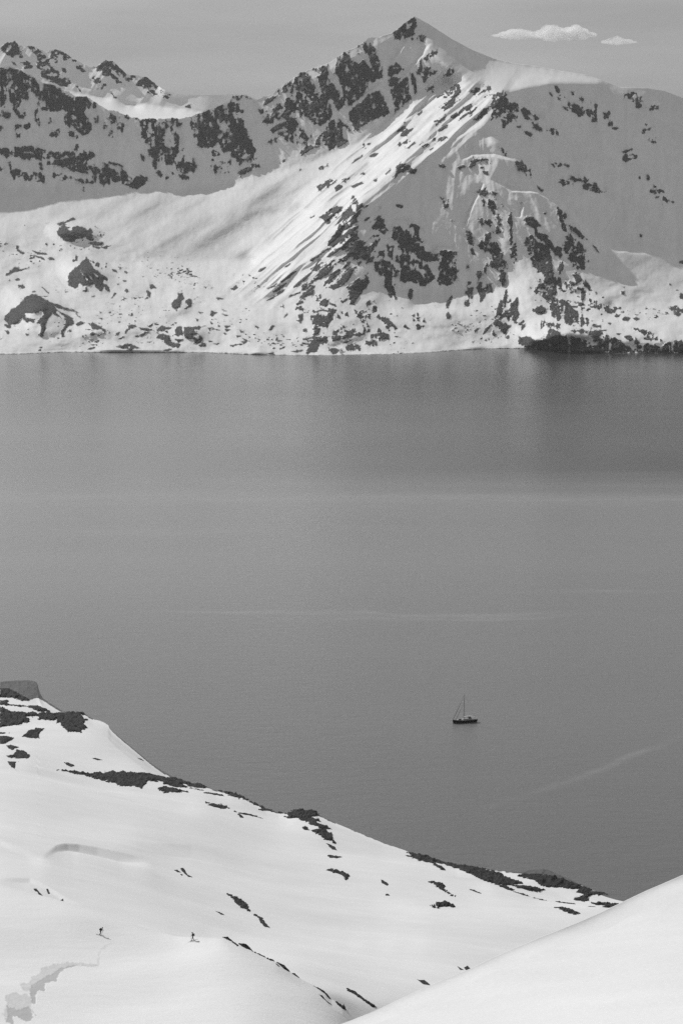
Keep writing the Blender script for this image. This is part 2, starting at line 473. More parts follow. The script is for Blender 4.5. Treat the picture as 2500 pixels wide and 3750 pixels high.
((1200,100,.38265), '''
a 60 440 100 360 150 230 190 250 240 330 290 340 330 320 370 360 400 400 450 440 430 400 400 270 380 200 400 150 450 220 480 290 520 410 520 470 440 520 400 500 390 570 300 680 200 750 150 690 110 490
h 300 290 340 230 350 300 320 320
c 100 300 160 230 200 240 120 340
c 280 200 380 140 400 200 300 250
a 0 490 40 520 80 590 150 700 170 750 100 790 50 700 0 700
a 0 700 40 760 40 840 0 870
a 200 830 240 780 330 700 400 640 470 600 500 640 560 740 600 820 500 860 440 880 380 920 280 980 240 950
a 0 930 60 890 130 920 150 1045 0 1045
b 120 890 170 920 230 1000 200 980 150 950
a 600 680 610 600 670 540 740 470 780 500 770 580 810 650 790 700 700 770 640 830 630 740
h 680 730 710 730 700 770 680 760
h 740 570 780 530 780 545 750 580
a 580 560 580 510 640 480 700 480 690 500 630 560
b 590 460 600 380 640 350 700 370 720 400 670 430
a 790 440 810 430 850 560 850 620 830 640 810 560
b 640 80 680 20 720 10 700 60 660 110
a 750 10 830 10 790 80 760 80
b 810 100 900 90 910 110 860 130
b 840 430 820 390 900 310 960 250 1040 230 1000 290 920 340 870 440
b 920 400 980 380 960 440 920 500 1040 420 1000 470 950 490 910 500
b 1110 440 1160 390 1210 410 1180 450 1120 460
b 940 590 1000 570 1010 590 950 620
b 1060 670 1200 560 1290 530 1260 600 1280 640 1220 740 1160 760 1100 820 1050 800 1120 720 1180 680
b 1010 890 1100 850 1260 820 1230 860 1060 940 1010 910
b 1290 760 1380 740 1440 720 1400 800 1340 850 1270 870 1240 860
c 1380 620 1500 560 1568 600 1568 640 1440 690
b 1420 880 1500 740 1568 720 1520 820
b 690 990 750 960 800 990 740 1030
d 720 910 740 898 745 910 725 922
d 860 830 900 798 900 815 870 842
d 1050 980 1100 948 1150 928 1140 960 1060 1000'''),
((1800,260,.38265), '''
b 10 230 40 200 120 210 160 270 260 310 260 370 200 400 230 440 200 480 120 540 100 480 60 440 0 460 0 290
a 60 240 120 220 160 290 240 330 240 370 150 380 80 300
a 280 370 310 350 370 400 450 450 430 460 350 420 380 470 330 470 290 420
a 380 490 440 520 510 575 450 575 410 550
d 310 580 340 575 385 610 370 630 330 610
d 245 530 275 525 275 545 255 548
b 530 570 570 560 630 600 610 610
d 600 145 620 145 655 190 640 215 615 195
b 640 220 700 240 705 270 680 260
d 545 205 560 205 575 235 560 232
d 625 255 655 260 650 285 630 275
d 760 200 785 200 785 230 765 235
b 730 320 790 320 860 360 890 410 840 430 770 390 730 350
d 680 345 700 345 730 380 700 370
b 900 380 1000 380 1020 430 1010 480 960 460 920 430
c 950 300 1000 320 1000 340
b 850 260 875 260 870 280 855 278
b 1075 410 1110 410 1110 440 1080 440
b 1110 500 1140 460 1170 500 1150 530 1120 530
d 1145 545 1180 532 1215 550 1180 565 1150 560
b 1270 220 1370 210 1370 235 1300 250
b 1340 270 1420 250 1440 300 1430 345 1380 340 1350 310
d 1245 775 1340 738 1350 752 1290 778 1255 787
a 1250 850 1270 800 1350 785 1385 810 1370 840 1300 855
h 1290 820 1340 810 1340 835 1300 835
d 1455 500 1490 508 1480 530
d 1440 560 1470 545 1475 570 1445 575
d 1480 560 1520 540 1510 570
d 1425 580 1460 585 1460 605 1435 600
d 570 890 590 890 605 920 590 925
a 605 880 640 880 690 900 660 925 625 920
d 715 900 740 900 740 918 720 915
b 220 880 270 870 330 920 385 980 380 1030 340 1000 290 960
b 60 720 150 770 140 800 110 770
c 1500 650 1560 640 1568 690 1510 680
c 1490 350 1568 330 1568 380 1500 370
b 1380 1020 1425 1016 1420 1037
b 1450 1008 1500 1018 1470 1037'''),
((1200,500,.38265), '''
a 140 720 180 690 220 640 240 570 270 590 300 650 320 640 400 660 310 680 280 780 300 900 280 960 370 1045 0 1045 0 1000 70 930 90 850 130 780
h 220 650 270 650 270 730 240 720
h 200 820 215 820 210 860 200 850
b 0 710 80 670 90 700 150 700 100 740 0 820
a 440 800 490 770 540 820 570 900 550 935 480 910 430 890
a 360 790 400 780 420 830 380 830
a 620 900 640 865 690 860 720 900 770 910 800 980 800 1045 700 1045 640 990 600 970
b 790 850 830 840 880 880 850 890 870 960 910 1010 880 1045 800 1045 820 960
d 650 650 690 650 720 670 700 685 660 675
a 680 280 710 260 760 280 860 325 820 350 760 350 680 340 640 390 650 340
d 1350 290 1370 240 1420 215 1480 218 1420 245 1410 280 1370 295
c 1410 220 1520 220 1540 260 1440 270
d 1060 270 1100 265 1130 290 1100 305 1070 290
d 1240 295 1300 270 1310 290 1260 310
d 1455 290 1490 285 1490 305 1460 303
d 1480 330 1530 330 1530 365 1500 365
b 1440 530 1500 500 1530 540 1520 580 1470 550
a 1480 510 1530 510 1530 560 1490 560
b 1470 620 1568 600 1568 710 1530 680
b 1440 790 1470 780 1568 820 1568 860 1500 850 1450 820
a 1310 900 1350 880 1380 930 1395 1000 1390 1045 1350 1030 1320 970
b 1500 940 1568 900 1568 1045 1500 1020
a 1430 1045 1470 1000 1475 1045
a 0 0 150 0 190 40 140 90 60 110 10 140 0 100
b 340 90 360 60 380 70 360 95
b 670 80 690 60 760 50 810 40 810 70 750 100 700 105
d 230 255 270 220 330 180 330 190 270 237
d 400 190 450 160 480 165 450 190 410 195
b 0 430 100 410 160 400 230 400 100 445 0 465
a 55 490 90 460 130 465 130 485 80 510
d 220 475 320 438 340 450 240 487
d 320 360 340 345 350 362
d 545 355 600 308 600 320 560 367
d 440 420 470 410 460 432
b 890 90 950 60 940 80 900 100
d 970 130 1010 98 1010 110 980 137
b 1000 10 1130 0 1060 40 1010 30
b 430 950 470 930 510 1000 500 1045 430 1045
c 1100 600 1150 600 1150 670 1120 670
c 1180 800 1230 800 1220 840'''),
((1800,600,.44643), '''
c 0 280 70 320 90 350 50 360 0 380
d 0 225 40 240 30 255 0 250
a 0 300 30 330 50 360 20 360 20 430 0 420
c 20 400 80 430 60 470 90 560 60 600 20 600 40 500
b 118 390 150 400 170 480 167 560 187 650 202 750 200 800 168 810 158 700 148 600 146 500
b 0 640 40 630 60 700 110 800 120 850 90 896 0 860
a 0 660 30 650 60 760 110 840 60 830 0 800
a 270 440 290 420 350 450 400 510 380 510 360 530 400 570 450 590 480 640 540 710 580 760 560 765 500 720 440 640 370 600 340 530 280 500
a 260 650 280 600 330 570 370 640 430 700 490 760 490 896 380 896 330 820 300 750
b 530 360 570 390 600 430 560 440 570 540 620 560 650 600 640 640 590 620 620 700 660 780 650 830 700 850 740 870 770 720 740 760 720 700 700 640 620 560
a 640 500 680 520 720 560 770 610 750 615 700 580 640 520
d 710 650 730 655 770 730 740 705
a 700 760 740 730 760 780 740 830 750 865 720 850 690 800 650 790 640 760
b 780 780 800 800 800 850 785 840
d 830 670 845 680 880 730 860 712
a 590 590 620 590 640 630 610 630
c 430 700 490 760 440 780
d 370 180 420 218 410 232 380 202
b 550 150 560 125 630 125 640 165 600 170
b 660 110 700 130 790 130 780 140 680 145
a 750 180 780 160 860 165 870 200 935 230 930 245 860 245 800 215 750 200
d 650 160 670 163 665 182
b 1180 108 1220 113 1190 126
b 1240 105 1290 115 1250 130
a 1280 225 1300 208 1345 215 1340 240 1300 238
b 1340 185 1370 200 1400 225 1380 235 1350 210
b 1325 272 1400 262 1450 292 1440 317 1410 312 1380 284
d 1470 308 1490 308 1485 324
d 1215 580 1230 580 1228 598 1217 596
d 425 402 440 402 440 417
b 190 0 260 0 330 80 325 120 260 80 220 30
d 1535 800 1568 793 1568 820 1540 814'''),
((1200,900,.38265), '''
a 110 20 160 0 380 0 360 60 400 130 420 150 380 150 330 120 300 90 240 80 180 80
b 0 40 80 30 90 60 0 100
b 0 150 110 120 200 90 110 180 0 240
a 0 300 60 240 140 210 180 150 260 190 290 230 220 270 200 330 160 380 80 415 0 415
h 50 330 100 290 110 300 60 340
b 230 90 300 80 300 180 260 170
a 180 400 240 370 280 310 320 290 310 330 350 310 380 260 395 330 380 380 330 430 290 490 260 510 260 565 210 560 200 480 170 540 120 545 110 500 180 470 220 420
h 275 370 330 300 335 310 285 375
b 400 0 440 0 430 80 420 150 390 150
a 440 240 450 200 430 150 500 150 540 100 500 100 480 110 500 40 540 50 540 130 600 150 640 200 690 240 690 290 640 300 560 300 500 290 480 265
a 640 150 660 100 710 75 790 90 780 150 830 130 880 160 960 190 990 260 1040 290 1030 320 960 350 940 385 870 370 800 345 750 360 690 340 680 280 720 220 680 170
h 790 170 830 200 830 250 790 200
h 840 200 900 220 940 240 900 290 880 260
a 560 0 630 0 620 130 590 120
b 680 0 780 0 790 80 720 60
a 800 0 900 0 960 60 1010 110 1010 150 940 150 850 100 790 60
a 1010 140 1020 90 1080 40 1180 50 1210 100 1235 150 1230 200 1240 250 1220 330 1150 380 1060 375 1040 330 1080 260 1100 210 1060 220 1070 150
h 1100 250 1130 240 1120 280 1100 275
h 1155 180 1185 180 1180 205
d 1200 60 1240 60 1230 90 1205 90
a 550 300 600 300 630 350 640 440 660 500 640 510 620 480 590 515 580 440 550 380
d 780 415 800 405 812 430 805 500 785 515 768 480
d 1130 600 1135 550 1160 500 1185 475 1190 500 1165 550 1150 600
d 1130 650 1150 638 1180 670 1170 695 1135 695
a 1310 560 1320 530 1340 500 1325 450 1330 400 1380 410 1380 490 1360 510 1360 560 1340 600
d 1340 350 1365 345 1365 370 1340 370
d 1360 30 1380 20 1400 60 1415 90 1380 90
d 1320 190 1340 180 1350 210 1325 215
a 1425 240 1475 240 1475 280 1440 340 1425 330 1430 290
d 1490 210 1515 205 1510 265 1490 250
a 1440 350 1470 350 1460 420 1520 390 1568 360 1568 440 1500 450 1500 490 1470 550 1450 540 1460 490 1430 430
b 1520 120 1568 100 1568 200 1530 200
a 1430 0 1480 0 1480 30 1450 30
b 1500 40 1568 0 1568 80 1510 80
d 0 540 70 560 80 580 20 560
b 0 600 70 620 110 690 80 720 40 710 0 740 0 680 40 680
b 240 610 330 640 400 660 400 700 360 690 400 750 390 820 350 820 330 740 290 740 330 700 280 680
b 480 670 570 710 580 770 580 850 570 900 480 900 480 860 420 870 400 855 470 850 480 780 540 830 550 760 530 720
d 430 570 470 580 470 630 430 640
b 370 560 410 520 440 500 440 540 400 570
d 580 710 620 740 660 790 640 800 600 750
a 40 880 120 860 200 840 290 835 300 860 220 870 120 900 50 910
a 60 850 50 820 100 800 120 745 160 770 150 790 110 810 90 850
d 150 915 230 898 200 920 160 924
a 355 940 370 915 440 905 480 930 470 960 430 975 400 950
a 175 975 200 950 290 945 310 960 300 990 240 1005 180 990
a 20 1000 60 980 140 990 120 1020 50 1030
b 180 820 280 810 350 835 300 850 190 830
b 820 720 850 660 900 660 880 720
b 840 760 900 760 890 810 850 800
d 720 770 740 755 790 800 760 800
b 890 720 940 710 930 730
b 900 840 960 800 960 810 920 845
d 800 665 830 655 820 680
d 1400 810 1430 790 1440 800 1410 825
d 1440 740 1460 720 1455 738
d 1480 850 1500 800 1568 740 1568 760 1510 830
b 1520 920 1568 870 1568 930
d 1370 915 1400 908 1385 932
d 1460 890 1475 868 1470 890
b 130 640 180 650 180 680 150 665
b 0 640 40 630 40 680 0 680'''),
((1800,900,.44643), '''
b 270 0 440 0 490 90 490 200 520 260 560 290 640 290 700 330 780 380 880 460 870 500 800 490 720 430 640 370 540 380 480 420 540 430 600 490 700 560 730 590 790 600 790 640 720 655 640 650 590 600 520 600 480 570 490 500 430 430 380 400 335 350 420 300 430 250 390 200 340 160 310 90
a 560 430 700 540 720 650 620 620 600 580 510 600 490 560 480 450
a 300 20 420 20 470 90 460 180 400 190 350 150
h 550 560 570 560 570 575
h 635 550 650 550 650 580 635 580
b 340 290 350 260 420 260 400 290
a 650 230 690 210 720 250 780 300 830 375 800 370 750 320 700 300
b 500 0 560 20 580 90 550 80
b 590 0 740 0 760 190 700 170 650 120 620 60
b 780 100 800 120 800 180
b 530 220 580 120 580 180 560 220
a 0 30 50 50 110 130 120 180 0 180
a 55 290 70 190 95 190 110 240 110 330 80 330
b 170 70 190 70 200 130 175 130
a 25 590 50 500 80 450 100 400 120 360 125 410 110 500 60 570
a 0 640 80 570 140 500 180 450 205 430 210 520 230 560 190 610 140 610 110 580 60 610 110 640 150 660 120 710 140 750 100 760 90 700 40 660
a 0 690 30 680 30 740 0 750
d 125 470 150 440 150 450 130 475
a 335 520 400 495 440 520 430 550 380 560 340 545
b 395 640 430 605 470 630 540 650 530 670 480 650 420 670
d 240 690 245 655 270 640 270 660
b 195 625 260 625 240 640 200 635
b 700 460 880 470 960 510 1020 530 1000 560 940 540 860 510 700 490
b 960 490 1040 515 1020 520 980 500
d 1065 600 1090 580 1130 595 1110 615 1070 612
d 1150 595 1180 585 1205 600 1180 612
b 890 560 930 558 920 572
b 1010 560 1080 550 1070 565 1010 575
d 820 653 890 653 880 668 830 667
d 880 693 940 688 930 702
d 950 633 975 635 970 645
b 860 400 920 420 900 430 870 415
d 620 448 650 453 640 464
d 600 478 700 498 690 507 620 497
b 770 450 830 450 850 480 800 470
b 720 500 800 520 780 530
b 1170 680 1230 700 1300 700 1340 750 1390 770 1380 785 1320 765 1240 730
d 1240 753 1330 763 1300 777 1250 767
d 1020 716 1060 718 1050 734 1025 732
a 220 800 230 750 280 740 360 780 440 760 460 700 480 670 540 710 560 740 600 740 640 810 660 750 720 750 780 790 880 780 880 810 780 820 850 760 780 720 640 705 650 690 800 690 900 710 1000 750 1060 770 1080 810 1150 830 1160 790 1060 740 1130 740 1200 790 1210 810 1400 815 1450 785 1568 785 1800 790 1800 885 1300 885 1000 890 700 890 500 885 380 850 300 830
d 1530 410 1545 385 1568 400 1568 435 1540 435
a 1455 520 1490 500 1500 485 1510 510 1568 520 1568 550 1520 530
d 1490 560 1520 540 1550 560 1530 578
d 1440 298 1465 318 1460 324
d 1055 370 1085 370 1090 400 1060 398
d 1075 338 1087 338 1083 352'''),
]
RIDGE_TILES = [
((0,120,.38265), '''
b 20 150 60 95 150 80 185 120 150 200 90 230 50 200
a 260 125 300 125 420 190 460 240 440 260 370 220 290 160
c 380 170 480 200 540 270 500 300 430 230
b 360 250 420 250 480 320 560 380 600 430 680 490 600 500 500 440 400 420 370 330
b 530 450 610 440 650 520 560 500
c 450 190 500 155 590 160 720 270 720 300 640 260
c 720 280 860 360 850 390 740 330
d 595 340 625 340 630 380 605 370
c 160 170 220 180 200 230 160 220
d 115 280 140 280 155 310 130 305
c 205 290 290 290 290 330 240 330
b 870 400 930 430 1010 500 1010 560 950 530 920 480
d 1060 560 1090 590 1115 625 1085 620
a 915 330 1000 255 1080 265 1160 330 1210 410 1270 450 1240 470 1150 420 1070 360 1060 400 1000 400 940 365
b 1060 390 1110 420 1170 490 1110 470 1060 420
b 1250 400 1300 410 1310 450 1270 440
b 1320 470 1350 420 1400 430 1480 500 1560 560 1568 610 1480 580 1400 540 1340 500
d 730 513 745 513 790 575 770 567'''),
((600,120,.38265), '''
c 0 570 60 590 40 620 0 620
c 220 680 280 730 270 740 210 700'''),
]
def parse_tiles(tiles):
    out = []
    for (x0, y0, s), txt in tiles:
        for ln in txt.strip().splitlines():
            w = ln.split(); p = np.array(w[1:], float).reshape(-1, 2) * s + (x0, y0)
            out.append((w[0], p))
    return out
KIND = {'s': (9, 3.4), 'a': (3.9, 6.4), 'b': (2.2, 11.0), 'c': (-1.0, 10.0), 'd': (6, 1.6)}
def rock_field(tiles, U, V, noise, extra=None):
    """level of rock over snow: > 0 is bare rock"""
    R = np.full(U.shape, -12.0)
    u0, u1, v0, v1 = U[0], U[0], V[:, :].min(), V.max()
    lst = parse_tiles(tiles)
    for kind, p in lst:
        if kind == 'h': continue
        if kind == 'a' and p[:, 0].mean() < 1120 and p[:, 1].mean() > 820: kind = 's'
        cap, amp = KIND[kind]
        x0, y0 = p.min(0) - 14; x1, y1 = p.max(0) + 14
        ci = np.where((U[0] >= x0) & (U[0] <= x1))[0]
        if not len(ci): continue
        Us = U[:, ci[0]:ci[-1] + 1]; Vs = V[:, ci[0]:ci[-1] + 1]
        rr = np.where(((Vs >= y0) & (Vs <= y1)).any(1))[0]
        if not len(rr): continue
        sl = (slice(rr[0], rr[-1] + 1), slice(ci[0], ci[-1] + 1))
        d = np.minimum(sdf(p, U[sl], V[sl]), cap) + (.8 if kind == 'd' else 0)
        R[sl] = np.maximum(R[sl], d + amp * noise[sl])
    for kind, p in lst:
        if kind != 'h': continue
        x0, y0 = p.min(0) - 8; x1, y1 = p.max(0) + 8
        ci = np.where((U[0] >= x0) & (U[0] <= x1))[0]
        if not len(ci): continue
        Vs = V[:, ci[0]:ci[-1] + 1]; rr = np.where(((Vs >= y0) & (Vs <= y1)).any(1))[0]
        if not len(rr): continue
        sl = (slice(rr[0], rr[-1] + 1), slice(ci[0], ci[-1] + 1))
        R[sl] = np.minimum(R[sl], -sdf(p, U[sl], V[sl]) + 3 * noise[sl])
    return R

def sheet(name, mat, top, bottom, nu, nv, u0, u1, depth, back, relief=None, attrs=None, ease=1.0, foot=0.0, wide=None):
    """a landform: its surveyed near side from its foot (bottom) to its skyline (top), then its far side going down"""
    u = np.linspace(u0, u1, nu)
    if wide:   # the ground goes on beyond the frame, on a coarser grid
        lo = np.linspace(wide[0], u0, max(2, int((u0 - wide[0]) / 30)))[:-1] if wide[0] < u0 else []; hi = np.linspace(u1, wide[1], max(2, int((wide[1] - u1) / 30)))[1:] if wide[1] > u1 else []
        u = np.concatenate([lo, u, hi]); nu = len(u)
    vt = np.interp(u, *np.array(top, float).T); vb = np.interp(u, *np.array(bottom, float).T) if not np.isscalar(bottom) else np.full(nu, float(bottom))
    jag = relief.get('jag') if relief else None
    if jag is not None: vt = vt + jag(u)
    t = (np.linspace(0, 1, nv) ** ease)[:, None]
    U = np.broadcast_to(u, (nv, nu)).copy(); V = vb + (vt - vb) * t
    D = depth(U, V)
    at = attrs(U, V) if attrs else {}
    if relief: D = D + relief['d'](U, V, at)
    X, Y, Z = world_pt(U, V, D)
    if relief and 'z' in relief:
        Z = Z + relief['z'](U, V, at)
    n2, run, drop = back
    k = (np.linspace(0, 1, n2 + 1)[1:])[:, None]
    s = run * k
    kx = X[-1] / Y[-1]
    Yb = Y[-1] + s; Xb = kx * Yb; 
    bn = fbm(Xb / 60, Yb / 60, 3, 5) * 6 * np.minimum(1, s / 60)
    Zb = Z[-1] - drop * s * (1 - .35 * np.exp(-s / (run * .15))) + bn * (run / 600)
    X = np.concatenate([X, Xb]); Y = np.concatenate([Y, Yb]); Z = np.concatenate([Z, Zb])
    if foot:   # carry the ground on below the water line or below the frame
        X = np.concatenate([X[:1] * (1 - 0), X]); Y = np.concatenate([Y[:1] - foot * 2, Y]); Z = np.concatenate([Z[:1] - foot, Z])
    A = {}
    for a, b in at.items():
        b = np.concatenate([b, np.repeat(b[-1:], n2, 0)])
        if foot: b = np.concatenate([b[:1], b])
        A[a] = b
    for a in ('rock', 'beach', 'crust', 'tone'): A.setdefault(a, np.full(X.shape, -12.0) if a == 'rock' else np.zeros(X.shape))
    o = grid_mesh(name, X, Y, Z, mat, attrs=A)
    return link(o)

q = 2500 / 1568.0
def P(*pts):     # control lines given on the overview print: (x, y, depth)
    return [(a * q, b * q, d) for a, b, d in pts]
MAT_FAR = terrain_mat('mountain_snow_and_rock', 2.0, rock=.016, snow=.9, jag=7.5, soft=1.2, dust=.38)
MAT_NEAR = terrain_mat('slope_snow', .25, snow=.86, rock=.03, jag=1.0)

# ---------------------------------------------------------------- far shore and mountain
SKY_MAIN = [(-400,235),(0,248),(31,244),(69,252),(88,265),(115,273),(145,292),(161,304),(203,311),(245,334),(283,353),(318,353),(337,365),(364,384),(398,403),(413,402),(459,420),(517,438),(547,432),(574,437),(600,434),(638,431),(669,436),(707,424),(722,417),(753,409),(768,401),(787,394),(807,384),(837,373),(852,353),(883,348),(906,350),(937,368),(967,353),(998,346),(1017,323),(1059,296),(1094,269),(1136,254),(1174,239),(1200,231),(1223,219),(1261,188),(1299,175),(1349,140),(1391,134),(1430,123),(1441,118),(1489,78),(1517,60),(1569,88),(1649,140),(1728,183),(1808,215),(1888,233),(1967,243),(2047,259),(2151,275),(2207,295),(2270,320),(2366,323),(2430,333),(2500,359),(2600,400),(2900,470)]
SHORE_FAR = [(-400,1298),(0,1299),(80,1298),(230,1291),(400,1292),(620,1292),(760,1293),(900,1299),(1050,1303),(1200,1304),(1400,1300),(1560,1293),(1680,1284),(1760,1279),(1850,1277),(1950,1278),(2000,1285),(2100,1292),(2300,1296),(2500,1294),(2900,1298)]
LINES = [
 [(u, v, float(dz0(v))) for u, v in SHORE_FAR],
 P((-250,760,5560),(400,762,5560),(800,770,5550),(1000,775,5570),(1120,768,5680),(1200,762,5650),(1300,748,5600),(1400,745,5600),(1830,745,5620)),
 P((-250,700,5850),(300,700,5850),(560,700,5860)), P((900,720,5720),(1050,722,5765),(1180,720,5790)), P((1400,700,5830),(1600,690,5930),(1830,690,5950)),
 P((-250,600,6350),(100,600,6350),(400,600,6420),(580,600,6450)),
 P((-250,500,6760),(250,500,6740),(500,500,6700),(640,490,6660)),
 P((-250,430,6980),(0,430,6980),(330,432,6930),(480,440,6900),(600,400,6890),(720,370,6870),(861,310,6880),(950,226,6980),(1035,180,7030)),
 P((-250,140,7270),(0,156,7280),(100,175,7260),(200,222,7190),(330,272,7100),(450,272,7080),(560,222,7090),(590,230,7090),(620,215,7090),(700,160,7110),(780,120,7130),(850,86,7150),(900,74,7165),(950,38,7195),(951,30,7195)),
 P((951,34,7195),(1030,85,7205),(1100,128,7250),(1200,148,7360),(1290,163,7440),(1380,184,7400),(1500,206,7430),(1568,222,7450),(1830,290,7500)),
 P((975,100,7090),(1040,165,6940),(1110,205,6860),(1150,216,6720),(1200,203,6860),(1260,190,7000),(1380,188,7330)),
 P((1129,317,6430),(1189,369,6335),(1221,403,6290),(1269,455,6225),(1325,510,6165),(1367,547,6125),(1409,572,6150),(1500,580,6250),(1568,598,6300),(1830,640,6400)),
 P((1150,303,6660),(1198,353,6680),(1230,389,6680),(1278,441,6650),(1333,497,6610),(1376,535,6590),(1425,556,6590),(1480,562,6600),(1568,582,6680),(1830,620,6800)),
 P((1420,400,6925),(1568,400,7080),(1830,450,7200)),
 P((1400,500,6680),(1568,500,6860)),
 P((1150,224,6690),(1110,285,6515),(1000,350,6400),(930,380,6320),(860,440,6225),(830,460,6190),(790,560,6060),(740,640,5950),(650,690,5880)),
 P((960,430,6275),(1030,395,6325)), P((1080,440,6252),(1190,415,6262)),
 P((880,505,6150),(960,490,6180)), P((1040,520,6145),(1120,500,6165),(1180,520,6125),(1280,530,6118)),
 P((850,600,6010),(940,615,6015),(1000,600,6056),(1100,610,6040),(1200,590,6045),(1300,590,6060),(1360,600,6075)),
 P((880,660,5950),(940,668,5975),(1020,674,5975),(1110,668,5980),(1160,655,5995)), P((950,700,5890),(1030,704,5880),(1130,696,5890)), P((700,800,5440),(900,800,5440),(1000,797,5470),(1054,791,5560),(1104,787,5600),(1175,786,5600)),
 P((1225,780,5460),(1300,762,5450),(1400,775,5430),(1480,788,5400),(1568,784,5410),(1830,786,5410)),
 P((700,480,6640),(620,560,6450)), P((850,380,6640),(760,470,6400),(660,600,6150)),
]
depth_far = Field(-400, 2900, 20, 1320, 6, LINES, smooth=3)
flank = np.array([1110,200,1150,230,1110,288,1000,352,930,390,830,465,780,570,620,690,540,660,700,470,960,215,1050,165], float) * q
face = np.array([930,390,1110,300,1200,360,1390,570,1300,740,1000,740,850,640,830,465], float) * q
wall = np.array([-300,100,600,215,950,30,1000,100,860,310,720,350,620,400,480,420,0,420,-300,420], float) * q
low = np.array([-300,560,150,520,560,640,700,680,900,720,1180,700,1280,600,1600,690,1900,700,1900,900,-300,900], float) * q
bowl = np.array([1170,250,1300,190,1900,250,1900,600,1400,540], float) * q
# small knolls of the shore: centre, radius u, radius v (photo px), how far they stand out (m)
KNOLLS = [(315,1000,110,85,130,.3),(130,1130,130,110,140,.3),(270,850,110,50,80,.2),(360,1210,70,40,30,0),(660,1120,50,45,25,0),(1000+200,1210,230,110,60,.2),(700,1220,90,40,35,0),(2030,1215,170,60,70,.1),(2400,1200,300,80,50,0),(500,1280,60,15,10,0),(1300,1275,80,22,14,0),(1150,1280,90,30,18,0)]
# snow ledges and rims (photo px, upper end first for the left flank): line, depth of the ledge in m, its width, how soon the face closes again
LEDGES = [([(1500,142),(1470,185),(1441,232)], 18, 7, 30), ([(1580,158),(1545,208),(1506,255),(1462,298)], 20, 8, 34), ([(1400,306),(1340,350),(1268,400)], 22, 8, 40),
          ([(1566,322),(1500,372),(1445,425),(1366,500)], 24, 9, 45), ([(1700,276),(1640,340),(1560,400),(1470,462),(1380,540)], 26, 14, 40), ([(1745,322),(1660,392),(1583,456),(1500,520)], 22, 9, 34),
          ([(1900,596),(1808,574),(1728,574),(1690,590)], 34, 12, 40), ([(2240,905),(2190,880),(2127,837),(2031,749),(1967,709),(1872,701),(1792,662)], 46, 10, 70), ([(1985,445),(1905,388),(1832,340)], 40, 9, 50),
          ([(1775,672),(1732,760),(1702,842)], 20, 9, 16), ([(1668,916),(1604,912),(1584,950)], 20, 9, 16), ([(1505,818),(1450,818),(1428,862)], 20, 9, 16), ([(1402,758),(1378,800)], 14, 7, 14), ([(1918,738),(1908,800)], 18, 9, 14), ([(1320,735),(1290,790),(1260,850)], 14, 8, 16),
          ([(1775,360),(1700,430),(1620,470),(1540,560)], 20, 10, 30)]
